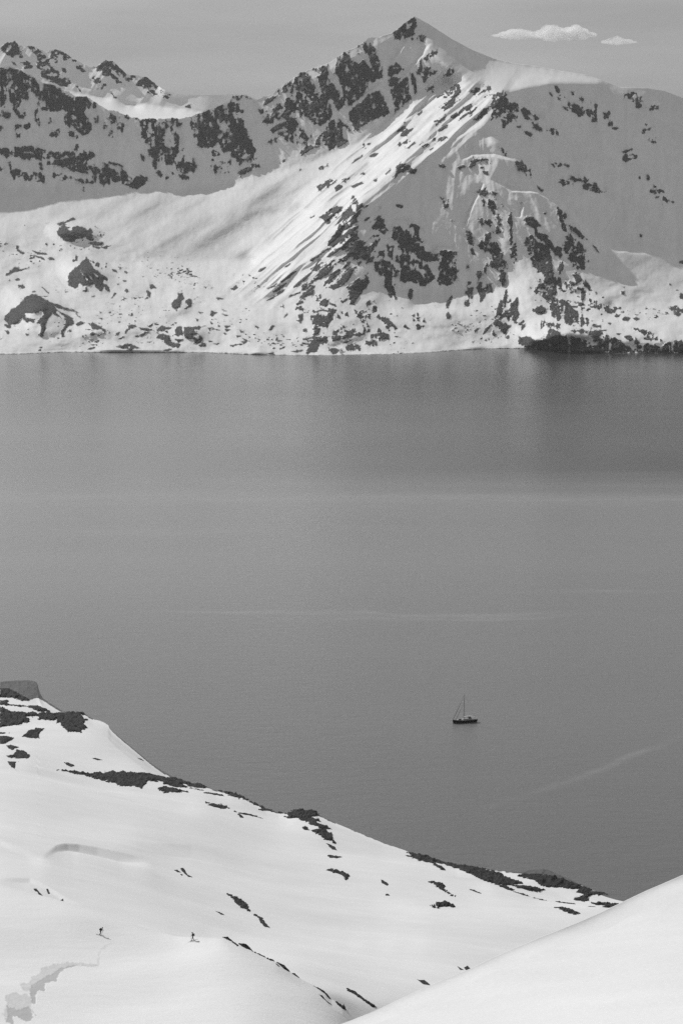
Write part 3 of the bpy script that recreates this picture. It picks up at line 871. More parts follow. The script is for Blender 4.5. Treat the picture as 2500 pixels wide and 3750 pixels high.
def far_relief(U, V, at):
    X = (U - 1250) * .8; Zs = (1300 - V) * .8
    r = lambda a, lx, ly: (((X * math.cos(a) + Zs * math.sin(a)) / lx), ((-X * math.sin(a) + Zs * math.cos(a)) / ly))
    D = 0 * U
    wf = softpoly(flank, U, V, 40); a = math.radians(41)
    x, y = r(a, 260, 32); y = y + .10 * fbm(X / 70, Zs / 70, 2, 5); D += wf * (-34 * ridged(x, y, 2, 3)); x, y = r(a, 90, 11); D += wf * (-5 * ridged(x, y, 2, 9))
    wc = softpoly(face, U, V, 50)
    xf = np.arctan2(X - (-40 + 1110 * .0), 1500 + 0 * X)   # ribs fan out towards the foot
    fan = (U - 1740) / (V - 100) * 600
    D += wc * (-7 * ridged(fan / 130 + .3 * fbm(U / 90, V / 90, 2, 25), Zs / 400, 2, 21) - 4 * fbm(fan / 30, Zs / 120, 3, 23) + 7 * fbm(X / 130, Zs / 150, 3, 27))
    ww = softpoly(wall, U, V, 40)
    x, y = r(math.radians(8), 70, 300); D += ww * (-9 * ridged(x, y, 3, 31))
    wb = softpoly(bowl, U, V, 50); D += wb * 7 * fbm(X / 160, Zs / 160, 3, 41)
    wl = softpoly(low, U, V, 60)
    D += wl * (22 * fbm(X / 130, Zs / 70, 3, 51) + 2.5 * fbm(X / 30, Zs / 18, 2, 55))
    rest = np.clip(1 - wf - wc - ww - wb - wl, 0, 1)
    x, y = r(math.radians(30), 420, 110); D += rest * 28 * fbm(x, y, 3, 61)
    D += wb * -3 * ridged(X / 60, Zs / 220, 2, 44)
    for cu, cv, ru, rv, h, sk in KNOLLS:
        k = np.clip(1 - np.sqrt(((U - cu - sk * (V - cv)) / ru)**2 + ((V - cv) / rv)**2), 0, 1)
        D -= h * (k * k * (3 - 2 * k) * .5 + k * .5)
    for pts, A, w, fall in LEDGES:
        p = np.array(pts, float); mg = 4 * fall + 40; m = (U > p[:, 0].min() - mg) & (U < p[:, 0].max() + mg) & (V > p[:, 1].min() - mg) & (V < p[:, 1].max() + mg)
        u, v = U[m], V[m]; best = np.full(u.shape, 1e9); sg = np.zeros(u.shape); en = np.zeros(u.shape); L = 0; tot = np.hypot(*np.diff(p, axis=0).T).sum()
        for a_, b_ in zip(p[:-1], p[1:]):
            dx, dy = b_ - a_; ll = math.hypot(dx, dy); tt = np.clip(((u - a_[0]) * dx + (v - a_[1]) * dy) / ll**2, 0, 1)
            dist = np.hypot(u - a_[0] - tt * dx, v - a_[1] - tt * dy); k = dist < best
            best = np.where(k, dist, best); sg = np.where(k, np.sign(dx * (v - a_[1]) - dy * (u - a_[0])), sg); en = np.where(k, (L + tt * ll) / tot, en); L += ll
        s_ = best * sg + 2 * fbm(u / 20, v / 20, 3, 131)
        prof = np.clip(s_ / w, 0, 1) * np.exp(-np.maximum(s_ - w, 0) / fall) * np.clip((mg - 5 - best) / (mg * .5), 0, 1) * np.clip(en / .12, 0, 1) * np.clip((1 - en) / .12, 0, 1)
        D[m] += A * prof
    # bare rock is rougher than snow and stands a little proud of it
    R = at['rock']; k = np.clip(R / 3 + .5, 0, 1)
    D += k * (9 * fbm(X / 34, Zs / 26, 4, 71, .6) - 3) - 2.5 * np.clip(R / 6, 0, 1)
    D += .8 * fbm(X / 12, Zs / 12, 2, 81)
    edge = np.clip((V - 60) / 30, 0, 1) * np.clip((np.interp(U, *np.array(SHORE_FAR).T) - V) / 10, 0, 1)
    return D * edge
def far_attrs(U, V):
    X = (U - 1250) * .8; Zs = (1300 - V) * .8
    n = fbm(X / 18, Zs / 14, 5, 91, .72)
    # streaks follow the fall line on the flank
    a = math.radians(41); xs = (X * math.cos(a) + Zs * math.sin(a)); ys = (-X * math.sin(a) + Zs * math.cos(a))
    ns = fbm(xs / 40, ys / 7, 3, 95)
    wf = softpoly(np.array([1110,200,1150,230,1110,288,930,390,830,700,600,700,560,660,700,470,960,215], float) * q, U, V, 30)
    n = n * (1 - wf) + wf * (.4 * n + .8 * ns)
    vert = fbm(X / 8, Zs / 26, 3, 97)
    wc = np.clip(1 - wf, 0, 1) * .5; n = n * (1 - wc) + vert * wc
    n = n * 1.4 + .35 * fbm(X / 5, Zs / 6, 2, 99)
    R = rock_field(TILES, U, V, n)
    # loose stones over the low ground
    wl = softpoly(low, U, V, 50)
    st = fbm(X / 9, Zs / 5, 3, 101, .6) + .5 * fbm(X / 90, Zs / 40, 2, 104)
    R = np.maximum(R, np.where(wl > .3, (st - 1.02) * 10, -12))
    sh = np.interp(U, *np.array(SHORE_FAR).T)
    dd = sh - V
    R = np.maximum(R, 2.2 - dd * .9 + .8 * n)          # wet stones along the water line
    ws = fbm(xs / 60, ys / 9, 3, 121) * wf + (1 - wf) * fbm(X / 18, Zs / 60, 3, 123)
    near_rock = np.exp(np.minimum(R, 0) / 9.0)
    tone = np.clip(.03 + .045 * ws + .16 * near_rock * (.5 + n), 0, .4)
    return {'rock': R, 'beach': R * 0, 'tone': tone}
rng = np.random.RandomState(4)
sky_rock = lambda u: np.interp(u, [0, 900, 1000, 1450, 1520, 1560, 2200], [1, 1, 1, .7, .5, .05, .05]) * 4.2 * fbm(u / 9, u * 0 + 3.3, 4, 111, .65)
far = sheet('mountains', MAT_FAR, SKY_MAIN, SHORE_FAR, 1150, 620, -380, 2880, depth_far, (24, 900, .62),
            {'d': far_relief, 'jag': sky_rock}, far_attrs, foot=12, wide=(-1400, 4200))
tag(far, 'snow covered mountain with dark rock faces rising from the far shore', kind='structure')

# ---------------------------------------------------------------- ridge and glacier behind the left skyline
SKY_BACK = [(-400,190),(0,174),(23,158),(57,151),(73,166),(96,174),(107,167),(126,172),(168,191),(191,180),(222,181),(268,216),(329,246),(350,248),(385,221),(413,225),(444,250),(467,273),(517,279),(536,283),(574,311),(600,328),(623,338),(677,350),(715,348),(791,346),(868,345),(906,350),(980,380),(1400,430)]
GL = [(-400,330),(200,330),(330,352),(383,365),(420,357),(459,388),(497,395),(524,384),(600,399),(680,406),(722,414),(760,420),(1400,440)]
LB = [[(u, v, 8640 if u < 600 else 8540) for u, v in SKY_BACK],
      [(u, v, 8440 + .12 * max(0, u - 600)) for u, v in GL],
      [(-400,440,7500),(400,440,7560),(800,450,7650),(1400,480,7800)],
      [(640,352,8560),(700,388,8490),(757,412,8450)]]
depth_back = Field(-400, 1400, 130, 500, 5, LB, smooth=2)
def back_attrs(U, V):
    X = U; n = fbm(U / 16, V / 13, 4, 201, .62) * 1.3
    return {'rock': rock_field(RIDGE_TILES, U, V, n)}
def back_relief(U, V, at):
    w = np.clip((np.interp(U, *np.array(GL).T) - V) / 20, 0, 1) * np.clip((620 - U) / 60, .05, 1)
    k = np.clip(at['rock'] / 3 + .5, 0, 1)
    return w * (-14 * ridged((U + .6 * V) / 60, V / 200, 3, 211) + 8 * k * fbm(U / 14, V / 12, 3, 215)) + 3 * fbm(U / 60, V / 60, 2, 219)
back = sheet('distant_ridge', MAT_FAR, SKY_BACK, [(-400,470),(1400,480)], 520, 150, -380, 1380, depth_back, (12, 900, .5),
             {'d': back_relief, 'jag': lambda u: 5.0 * fbm(u / 9, u * 0 + 1.3, 4, 222, .65) * (u < 620)}, back_attrs)
tag(back, 'rocky snow ridge behind the left skyline with a bright glacier at its foot', kind='structure')
# ---------------------------------------------------------------- near shore slope (from the coast up towards the viewer)
SHORE = [(-1500,2530),(-300,2500),(0,2497),(55,2493),(105,2491),(124,2494),(134,2500),(139,2509),(142,2522),(148,2539),(158,2557),(187,2577),(237,2608),(308,2611),(319,2620),(339,2631),(379,2643),(397,2655),(406,2671),(446,2707),(504,2754),(554,2796),(598,2825),(634,2847),(700,2867),(756,2881),(792,2895),(850,2903),(886,2916),(939,2944),(975,2962),(1020,2976),(1051,2977),(1082,2967),(1154,2969),(1169,2986),(1225,3013),(1300,3044),(1400,3086),(1512,3124),(1579,3142),(1668,3167),(1730,3171),(1793,3184),(1855,3192),(1927,3195),(1976,3182),(2003,3184),(2100,3231),(2133,3241),(2206,3270),(2236,3280),(2296,3295),(2600,3370),(2900,3430),(4500,3640)]
LM = [
 [(u, v, 0) for u, v in SHORE],
 [(-300,2600,8),(0,2600,8),(150,2620,8),(330,2680,8),(420,2760,7),(520,2830,6)],
 [(-300,2730,18),(0,2740,18),(120,2770,16),(230,2810,14),(400,2845,10),(560,2880,8),(700,2895,5)],
 [(-300,2770,48),(0,2790,46),(110,2800,42),(215,2828,36),(330,2868,30),(450,2902,26),(560,2925,22),(700,2960,18)],
 [(800,2960,12),(1000,3030,11),(1180,3050,9),(1400,3140,8),(1600,3200,9)],
 [(1600,3165,3),(1760,3230,5),(1930,3255,5),(2100,3300,5),(2230,3325,5),(2400,3380,5),(2900,3520,5)],
 [(1670,3182,10),(1750,3222,14),(1830,3255,14),(1960,3296,12),(2100,3312,11),(2200,3326,11),(2400,3400,12),(2900,3560,14)],
 [(-300,3000,92),(0,3040,92),(200,3060,84),(500,3060,66),(900,3120,44),(1300,3200,33),(1700,3300,30),(2100,3400,28),(2900,3700,30)],
 [(-300,3180,120),(0,3240,118),(300,3300,108),(640,3400,104),(900,3420,88),(1200,3420,72),(1600,3450,62),(2100,3560,55),(2900,3800,60)],
 [(-300,3800,175),(600,3760,165),(1000,3640,140),(1300,3660,118),(1700,3700,100),(2100,3800,90),(2900,3900,90)],
]
z_near = Field(-300, 2900, 2460, 3830, 8, LM, smooth=14)
def near_depth(U, V):
    z = np.maximum(z_near(U, V), 0)
    sh = np.interp(U, *np.array(SHORE).T)
    kk = np.clip((V - sh) / 34, 0, 1); z = z * kk * kk * (3 - 2 * kk) + .1 * np.clip((V - sh) / 4, 0, 1)
    return (z - H) / ray(1250, V)[1]
def lip(U, V, pts, h, w, taper=60):
    """a wind lip: the snow drops away on the viewer's side of this line"""
    p = np.array(pts, float); vl = np.interp(U, p[:, 0], p[:, 1]); d = V - vl
    k = np.clip((U - p[0, 0]) / taper, 0, 1) * np.clip((p[-1, 0] - U) / taper, 0, 1); k = k * k * (3 - 2 * k)
    return -h * k * np.where(d > 0, np.exp(-d / w) * np.clip(d / (w * .25), 0, 1), 0)
def near_z(U, V, at):
    d = near_depth(U, V); X, Y, Z = world_pt(U, V, d)
    sh = V - np.interp(U, *np.array(SHORE).T); k = np.clip(sh / 60, 0, 1)
    z = k * (4.2 * fbm(X / 150, Y / 130, 3, 301, .4) + .08 * fbm((X + .5 * Y) / 26, (Y - .4 * X) / 9, 3, 305))
    g = .4464
    z += lip(U, V, [(-260, 3030), (-60, 3075), (0, 3087), (45, 3105), (112, 3130), (165, 3147), (200,3150)], 1.8, 50, 110)
    z += lip(U, V, [(150, 3150), (190, 3122), (210, 3107), (250, 3091), (290, 3087), (357, 3094), (470, 3116), (560, 3130)], 3.2, 62, 130)
    z += lip(U, V, [(420, 3060), (700, 3085), (1000, 3150), (1300, 3230), (1600, 3300)], 2.2, 130, 250)
    z += lip(U, V, [(-20, 3215), (60, 3218), (110, 3222), (170, 3250), (240, 3290), (330, 3330)], 1.0, 40, 120)
    return z
def near_attrs(U, V):
    sh = V - np.interp(U, *np.array(SHORE).T)
    n = fbm(U / 22, V / 5, 3, 311)
    R = 1.6 - sh * .42 + 1.2 * n
    hide = ((U > 1230) & (U < 1500)) | ((U > 340) & (U < 400)) | ((U > 1740) & (U < 1850))
    R = np.where(hide, R - 1.5, R)
    return {'rock': R, 'beach': np.ones(U.shape)}
near = sheet('snow_slope', MAT_NEAR, SHORE, [(-1500,3790),(4500,3800)], 760, 560, -290, 2890, near_depth, (6, 60, .12), {'d': lambda U, V, a: 0 * U, 'z': near_z}, near_attrs, wide=(-1500, 4500))
tag(near, 'wide snow slope running down to the near shore of the fjord', kind='structure')

# ---------------------------------------------------------------- ridge with the skiers
EDGE2 = [(-1500,2880),(-300,3160),(0,3238),(22,3243),(125,3272),(214,3295),(277,3312),(379,3346),(491,3384),(580,3415),(647,3429),(700,3432),(771,3434),(816,3433),(834,3436),(856,3450),(923,3482),(977,3508),(1012,3524),(1057,3556),(1102,3585),(1146,3608),(1191,3634),(1213,3658),(1254,3680),(1275,3705),(1310,3745),(1400,3850)]
L2 = [[(u, v, 560 - .05 * u) for u, v in EDGE2], [(-300,3800,430),(400,3800,440),(900,3800,446),(1250,3850,455)]]
ridge_depth = Field(-300, 1400, 3150, 3860, 8, L2, smooth=6)
def ridge_z(U, V, at):
    X, Y, Z = world_pt(U, V, ridge_depth(U, V)); e = np.clip((V - np.interp(U, *np.array(EDGE2).T)) / 50, 0, 1)
    z = e * (1.5 * fbm(X / 60, Y / 50, 3, 401, .4) + .035 * fbm(X / 5, Y / 2.6, 3, 405))
    return z - .10 * at['crust'] * (1 + .3 * fbm(X / 1.5, Y / 1.5, 3, 409))
G4 = lambda pts: np.array(pts, float).reshape(-1, 2) * .44643 + (0, 3350)
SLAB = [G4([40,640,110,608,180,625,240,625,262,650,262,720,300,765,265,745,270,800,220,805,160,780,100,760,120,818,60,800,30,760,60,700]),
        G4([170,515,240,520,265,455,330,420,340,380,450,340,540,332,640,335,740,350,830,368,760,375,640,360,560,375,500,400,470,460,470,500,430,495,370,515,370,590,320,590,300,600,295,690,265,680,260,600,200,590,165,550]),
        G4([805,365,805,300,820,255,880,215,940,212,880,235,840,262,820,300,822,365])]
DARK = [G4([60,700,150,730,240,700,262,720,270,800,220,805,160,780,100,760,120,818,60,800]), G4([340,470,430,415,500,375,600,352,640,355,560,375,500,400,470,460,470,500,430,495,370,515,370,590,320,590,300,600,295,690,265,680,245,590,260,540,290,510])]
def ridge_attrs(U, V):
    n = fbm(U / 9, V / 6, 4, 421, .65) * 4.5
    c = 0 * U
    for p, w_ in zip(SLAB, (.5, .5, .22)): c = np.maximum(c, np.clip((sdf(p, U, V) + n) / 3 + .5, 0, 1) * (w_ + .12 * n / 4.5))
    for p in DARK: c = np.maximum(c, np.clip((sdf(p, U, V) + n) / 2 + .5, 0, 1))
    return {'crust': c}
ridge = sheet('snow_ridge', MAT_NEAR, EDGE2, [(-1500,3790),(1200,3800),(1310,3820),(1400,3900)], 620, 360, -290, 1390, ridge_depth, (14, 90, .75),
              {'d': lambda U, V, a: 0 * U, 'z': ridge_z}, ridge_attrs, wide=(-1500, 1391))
tag(ridge, 'smooth snow ridge in the lower left where the two skiers are', kind='structure')

# ---------------------------------------------------------------- closest slope, lower right
EDGE1 = [(1000,3850),(1250,3750),(1290,3735),(1378,3699),(1465,3658),(1569,3610),(1720,3548),(1800,3508),(1967,3436),(2127,3372),(2207,3337),(2294,3295),(2366,3261),(2500,3203),(2900,3040),(6500,1900)]
L1 = [[(u, v, 190 + .09 * (u - 1250)) for u, v in EDGE1], [(1000,3900,170),(2900,3900,122)]]
close_field = Field(1000, 2900, 3030, 3920, 8, L1, smooth=12)
close_depth = lambda U, V: close_field(U, V) + .05 * np.maximum(U - 2890, 0)
def close_z(U, V, at):
    X, Y, Z = world_pt(U, V, close_depth(U, V)); e = np.clip((V - np.interp(U, *np.array(EDGE1).T)) / 60, 0, 1)
    return e * (.5 * fbm(X / 30, Y / 30, 3, 501, .4) + .012 * fbm(X / 1.5, Y / 1.0, 3, 505)) + .02 * fbm(X / 6, Y / 6, 2, 509)
close = sheet('near_snow_slope', MAT_NEAR, EDGE1, [(1000,3900),(6500,3900)], 380, 240, 1010, 2890, close_depth, (14, 50, .8),
              {'d': lambda U, V, a: 0 * U, 'z': close_z}, wide=(1010, 6500))
tag(close, 'clean sunlit snow slope closest to the viewer in the lower right', kind='structure')

# ---------------------------------------------------------------- fjord
m, t, p = new_mat('fjord_water')
p.inputs['IOR'].default_value = 1.33; p.inputs['Specular IOR Level'].default_value = .5
# wind streaks, calm lee water under the far shore and sun glitter painted in as paler colour to the left, all in metres on the surface
geo = N(t, 'ShaderNodeNewGeometry'); sx = N(t, 'ShaderNodeSeparateXYZ'); t.links.new(geo.outputs['Position'], sx.inputs[0])
streak = noise(t, .0014, 6, .6, stretch=(.30, 2.6, 1, math.radians(-5)))
patch = noise(t, .00050, 3, .5, stretch=(.5, 1.6, 1, .1))
k = maprange(t, streak, .36, .66, 0, 1)
k2 = maprange(t, patch, .35, .65, 0, 1)
painted_glint = maprange(t, math_(t, 'ADD', sx.outputs['X'], math_(t, 'MULTIPLY', patch, 500)), -500, 750, 1, 0)
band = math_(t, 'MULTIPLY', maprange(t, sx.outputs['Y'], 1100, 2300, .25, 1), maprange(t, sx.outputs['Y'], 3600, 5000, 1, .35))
c = math_(t, 'ADD', math_(t, 'ADD', .085, math_(t, 'MULTIPLY', band, mixf(t, painted_glint, .115, .35))), math_(t, 'ADD', math_(t, 'MULTIPLY', k, .022), math_(t, 'MULTIPLY', k2, .018)))
# the right-hand mountain's dark reflection painted into the water colour, and foam lines drawn out by the wind
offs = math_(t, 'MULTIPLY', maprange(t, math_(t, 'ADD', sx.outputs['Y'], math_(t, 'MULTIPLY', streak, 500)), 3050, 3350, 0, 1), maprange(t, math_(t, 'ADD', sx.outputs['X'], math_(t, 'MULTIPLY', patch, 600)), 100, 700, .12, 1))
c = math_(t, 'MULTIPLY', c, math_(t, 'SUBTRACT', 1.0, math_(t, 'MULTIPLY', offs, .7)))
wob = noise(t, .004, 4, .6)
def foam(c, y0, sl, wid, x0, x1, amt, wa=120):
    yy = math_(t, 'SUBTRACT', math_(t, 'ADD', sx.outputs['Y'], math_(t, 'MULTIPLY', wob, wa)), math_(t, 'ADD', y0 + wa * .5, math_(t, 'MULTIPLY', sx.outputs['X'], sl)))
    g = maprange(t, math_(t, 'ABSOLUTE', yy, 0), 0, wid, 1, 0)
    xx = math_(t, 'MULTIPLY', maprange(t, sx.outputs['X'], x0, x0 + 80, 0, 1), maprange(t, sx.outputs['X'], x1 - 80, x1, 1, 0))
    br = maprange(t, noise(t, .02, 4, .7, stretch=(.35, 1.2, 1)), .35, .65, .1, 1)
    return math_(t, 'ADD', c, math_(t, 'MULTIPLY', math_(t, 'MULTIPLY', g, xx), math_(t, 'MULTIPLY', br, amt)))
c = foam(c, 2790, 0, 90, -500, 900, .05); c = foam(c, 2770, 0, 24, 40, 900, .05)
c = foam(c, 2010, .02, 11, -180, 230, .08); c = foam(c, 1990, .06, 9, -60, 260, .07); c = foam(c, 2120, .05, 16, 150, 320, .05)
c = foam(c, 1236, 1.4, 11, 70, 260, .085, 50); c = foam(c, 2500, -.02, 50, -330, -60, .04)
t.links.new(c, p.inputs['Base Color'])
lee = maprange(t, math_(t, 'ADD', sx.outputs['Y'], math_(t, 'MULTIPLY', streak, 900)), 4300, 5300, 0, 1)
t.links.new(mixf(t, lee, mixf(t, k, .20, .28), .20), p.inputs['Roughness'])
w1 = noise(t, .55, 3, .65, stretch=(.8, 1.0, 1, math.radians(28)))
w2 = noise(t, .11, 4, .6, stretch=(.45, 1.1, 1, math.radians(30)))
hgt = math_(t, 'ADD', math_(t, 'MULTIPLY', w1, .35), math_(t, 'MULTIPLY', w2, .9))
t.links.new(bump(t, math_(t, 'MULTIPLY', hgt, mixf(t, lee, mixf(t, k2, .8, 1.2), .3)), 1.0, .8), p.inputs['Normal'])
MAT_WATER = m
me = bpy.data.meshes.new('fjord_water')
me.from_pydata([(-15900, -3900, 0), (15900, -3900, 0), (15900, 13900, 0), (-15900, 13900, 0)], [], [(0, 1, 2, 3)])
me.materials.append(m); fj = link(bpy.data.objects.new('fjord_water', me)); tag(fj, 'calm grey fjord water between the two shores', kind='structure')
# ---------------------------------------------------------------- bare rock on the near slopes, one object each
m, t, p = new_mat('dark_rock')
rn = noise(t, .9, 6, .65); rn2 = noise(t, .12, 4, .6)
t.links.new(math_(t, 'MULTIPLY', maprange(t, rn, .3, .7, .012, .045), maprange(t, rn2, .3, .7, .7, 1.3)), p.inputs['Base Color'])
p.inputs['Roughness'].default_value = .9; t.links.new(bump(t, rn, 1.0, 1.0), p.inputs['Normal']); MAT_ROCK = m
m, t, p = new_mat('beach_gravel')
rn = noise(t, .25, 6, .6, stretch=(.3, 1.4, 1, .5))
t.links.new(maprange(t, rn, .3, .7, .08, .16), p.inputs['Base Color']); t.links.new(bump(t, rn, .3, .4), p.inputs['Normal']); MAT_GRAVEL = m

def near_surf(U, V):
    x, y, z = world_pt(U, V, near_depth(U, V)); return x, y, z + near_z(U, V, None)
def ridge_surf(U, V):
    x, y, z = world_pt(U, V, ridge_depth(U, V)); return x, y, z + ridge_z(U, V, {'crust': 0 * U})
def outcrop(tile, polys, label=None, surf=near_surf, name='rock_outcrop', cat='rock outcrop', mat=None, rise=.7, rough=1.0, group='bare rock outcrops in the snow slopes', kind=None, seed=0):
    x0, y0, s = tile
    PP = [np.array([float(a) for a in w.split()]).reshape(-1, 2) * s + (x0, y0) for w in polys]
    lo = np.min([a.min(0) for a in PP], 0) - 5; hi = np.max([a.max(0) for a in PP], 0) + 5
    nu = int(min(330, max(14, (hi[0] - lo[0]) / 1.1))); nv = int(min(170, max(10, (hi[1] - lo[1]) / .8)))
    U, V = np.meshgrid(np.linspace(lo[0], hi[0], nu), np.linspace(hi[1], lo[1], nv))
    S = np.max([sdf(a, U, V) for a in PP], 0)
    size = min(1, (hi[0] - lo[0]) / 120)
    n = fbm(U / 13 + seed, V / 3.4, 4, 601 + seed, .6); n2 = fbm(U / 16, V / 9, 3, 633 + seed, .5)
    S = np.minimum(S, 5) + rough * size * (4.0 * n + 1.8 * fbm(U / 5, V / 2.4, 3, 671, .6))
    X, Y, Z = surf(U, V)
    k = np.clip(S / 4, -1, 1)
    h = np.where(k > 0, np.maximum(rise * (.25 + .75 * k) * np.clip(S / .8, 0, 1) + rise * k * (.9 * n2 + .10 * fbm(U / 5, V / 4, 2, 651)), rise * .3 * np.clip(S / .8, 0, 1)), .8 * k)
    sc = ((Y / 1300) if surf is near_surf else .45) * (.35 + .65 * size)
    Z = Z + h * sc + .01
    o = link(grid_mesh(name, X, Y, Z, mat or MAT_ROCK, keep=S > -1.2))
    cc = np.empty(len(o.data.vertices) * 3, np.float32); o.data.vertices.foreach_get('co', cc); c = Vector([float(a) for a in cc.reshape(-1, 3).mean(0)])
    o.data.transform(Matrix.Translation(-c)); o.location = c
    if kind: tag(o, label, kind=kind)
    else: tag(o, label, cat, group)
    return o
T1 = (0, 2450, .44643); T2 = (600, 2850, .44643); T3 = (0, 3000, .44643); T5 = (700, 3350, .44643); T6 = (1400, 3050, .44643); T7 = (1800, 3050, .38265); T8 = (1250, 2950, .7972)
outcrop(T1, ['0 106 60 99 130 95 200 93 260 95 288 101 303 112 311 128 319 165 334 205 356 248 300 232 240 240 180 225 0 215'], 'grey gravel spit at the tip of the left headland', name='gravel_beach', mat=MAT_GRAVEL, rise=.2, rough=.25, kind='structure')
outcrop(T1, ['300 225 350 240 420 290 520 352 500 352 420 300', '905 490 950 530 1050 615 1150 700 1250 785 1340 845 1370 870 1350 872 1240 790 1130 695 1030 612 940 530', '1360 850 1420 885 1500 905 1568 932 1568 950 1480 925 1400 905'], 'narrow strip of gravel along the near waterline', name='gravel_beach', mat=MAT_GRAVEL, rise=.2, rough=.3, kind='structure')
outcrop(T1, ['0 152 60 155 120 170 170 200 240 240 240 250 190 245 100 220 0 215'], 'dark rock bank beside the grey gravel spit of the headland')
outcrop(T1, ['0 245 75 252 55 275 60 290 130 294 240 303 240 309 150 306 90 300 0 300', '228 315 240 300 270 293 310 295 360 320 420 357 340 352 290 335'], 'thin dark rock bands between two snow strips on the left headland')
outcrop(T1, ['0 320 60 335 90 350 340 357 440 360 490 410 370 412 310 405 340 380 200 385 245 395 245 415 230 435 180 435 180 455 80 465 0 495'], 'largest dark rock field at the left edge of the headland')
outcrop(T1, ['430 362 520 355 680 358 715 382 670 380 700 410 735 420 700 425 690 450 720 485 690 500 700 510 670 520 670 545 560 535 535 500 500 470 500 440 470 440 470 410'], 'blocky dark rock point standing over the water on the left headland')
outcrop(T1, ['180 580 215 560 240 530 290 515 290 505 370 508 345 530 320 560 325 597 240 590'], 'oval dark rock patch in snow below the headland rock field')
outcrop(T1, ['0 568 60 575 120 590 100 605 30 630 0 630', '0 530 80 543 0 548'], 'dark rock patch cut by the left edge, below the headland')
outcrop(T1, ['50 650 90 638 160 665 110 690 70 675'], 'small ragged rock patch above a wider rock patch at far left')
outcrop(T1, ['55 735 110 720 140 695 200 697 250 735 220 755 150 750 80 750'], 'wide hump of dark rock just above the snow crest at far left')
outcrop(T1, ['65 775 160 778 130 790 125 820 145 835 100 812 80 795'], 'small forked rock patch on the snow crest at far left')
outcrop(T1, ['530 798 560 795 628 825 580 829'], 'small rock lens in the smooth snow above the long dark rock band')
outcrop(T1, ['755 763 790 763 842 778 800 780'], 'thin dark rock sliver in the middle of the headland snowfield')
outcrop(T1, ['1130 744 1160 746 1182 763 1150 758'], 'thin rock sliver in the snow close to the diagonal waterline')
outcrop(T1, ['470 843 510 843 560 860 630 862 710 880 770 888 830 880 920 880 1020 890 1180 893 1370 908 1420 888 1440 895 1568 935 1568 965 1500 945 1480 960 1568 995 1500 990 1440 995 1340 978 1340 960 1210 962 1190 990 1160 1005 1100 990 1000 985 900 950 820 935 700 900 560 865'], 'long dark rock band running down to the water behind the snow crest')
outcrop(T2, ['215 48 240 42 300 45 350 70 330 85 270 85 200 72', '150 88 240 97 330 110 240 104'], 'rounded dark rock knob at the water end of the long band')
outcrop(T2, ['-44 124 0 110 60 113 200 150 150 156 60 150 0 150'], 'dark rock lens in snow just below the long rock band', seed=3)
outcrop(T2, ['330 137 400 127 450 134 520 157 470 150 400 143'], 'thin curved rock streak near the shore right of the rounded knob')
outcrop(T2, ['340 226 400 234 480 239 552 268 500 273 470 281 430 273 350 250 380 245'], 'flat dark rock patch in the snow below the rounded knob', seed=5)
outcrop(T2, ['580 301 640 310 700 313 740 328 810 347 760 340 700 327 640 322', '600 330 620 327 645 358 625 350'], 'long thin rock streak with a short crack below it')
outcrop(T2, ['435 100 500 103 560 118 590 135 640 150 620 168 560 150 490 122'], 'dark shore ledge with two boulders on it')
outcrop(T2, ['640 152 700 182 830 247 900 268 880 274 780 264 815 250 720 207 655 174'], 'narrow dark ledge along the waterline between two rocky points')
for lb, w in (('left one of two boulders on the shore ledge', '572 142 590 116 608 147'), ('right one of two boulders on the shore ledge', '610 150 622 132 636 154')):
    outcrop(T2, [w], lb, name='boulder', cat='boulder', rise=3.0, rough=.1, group='boulders on the shore ledge')
outcrop(T2, ['940 283 1010 285 1080 264 1180 264 1250 272 1275 303 1270 312 1200 320 1290 365 1240 365 1220 375 1330 405 1400 445 1330 430 1330 440 1290 445 1260 420 1200 400 1180 375 1120 365 1100 335 1030 340 990 325 1030 318 1010 295'], 'dark rocky headland with a flat top in the middle of the near shore', rise=.9)
outcrop(T2, ['1130 430 1160 422 1190 447 1260 455 1320 445 1370 480 1390 530 1408 550 1380 540 1310 515 1260 485 1200 462 1150 450'], 'hooked rock rib just below the flat topped headland')
outcrop(T2, ['1328 543 1400 563 1417 590 1380 582'], 'short rock lens between the hooked rib and a ragged streak')
outcrop(T2, ['1340 623 1400 628 1470 648 1400 652 1360 642'], 'small ragged rock streak below the short rock lens')
outcrop(T2, ['1330 736 1380 738 1460 758 1522 790 1500 810 1440 772 1410 762 1380 757'], 'diagonal rock rib in the middle of the snow slope', seed=8)
outcrop(T6, ['-20 380 0 393 52 415 40 424 0 410'], 'small rock sliver left of the coastal rock band')
outcrop(T6, ['24 472 45 472 64 486 45 484 25 482'], 'tiny pair of stones below a rock sliver', name='stone', cat='stone', rough=.3, group='small stones in the snow')
outcrop(T2, ['510 903 580 928 650 963 692 990 712 1037 640 1002 590 977 560 942'], 'thick diagonal rock rib alone in the open snow')
outcrop(T2, ['723 1046 760 1058 822 1086 810 1095 872 1170 830 1162 790 1122 775 1085'], 'thin broken rock rib continuing down right of the thick one', seed=2)
outcrop(T2, ['133 690 165 695 192 740 234 767 200 766 180 742 150 714', '83 706 110 703 142 726 115 724', '131 738 157 744 150 755'], 'three short rock slivers close together in open snow', rough=.5)
outcrop(T2, ['418 1031 460 1043 502 1071 470 1069 445 1050'], 'faint thin rock sliver in open snow left of the thick rib', rough=.5)
outcrop(T3, ['276 565 300 565 330 600 360 627 320 612 308 590 290 585'], 'small rock peeking over the skier ridge, left one', rough=.4)
outcrop(T3, ['382 575 397 578 414 606 398 609'], 'small upright rock in the hollow above the skier ridge', rough=.4)
outcrop(T3, ['476 658 520 650 527 678 500 674'], 'small dark wedge of rock touching the skier ridge crest', rough=.4)
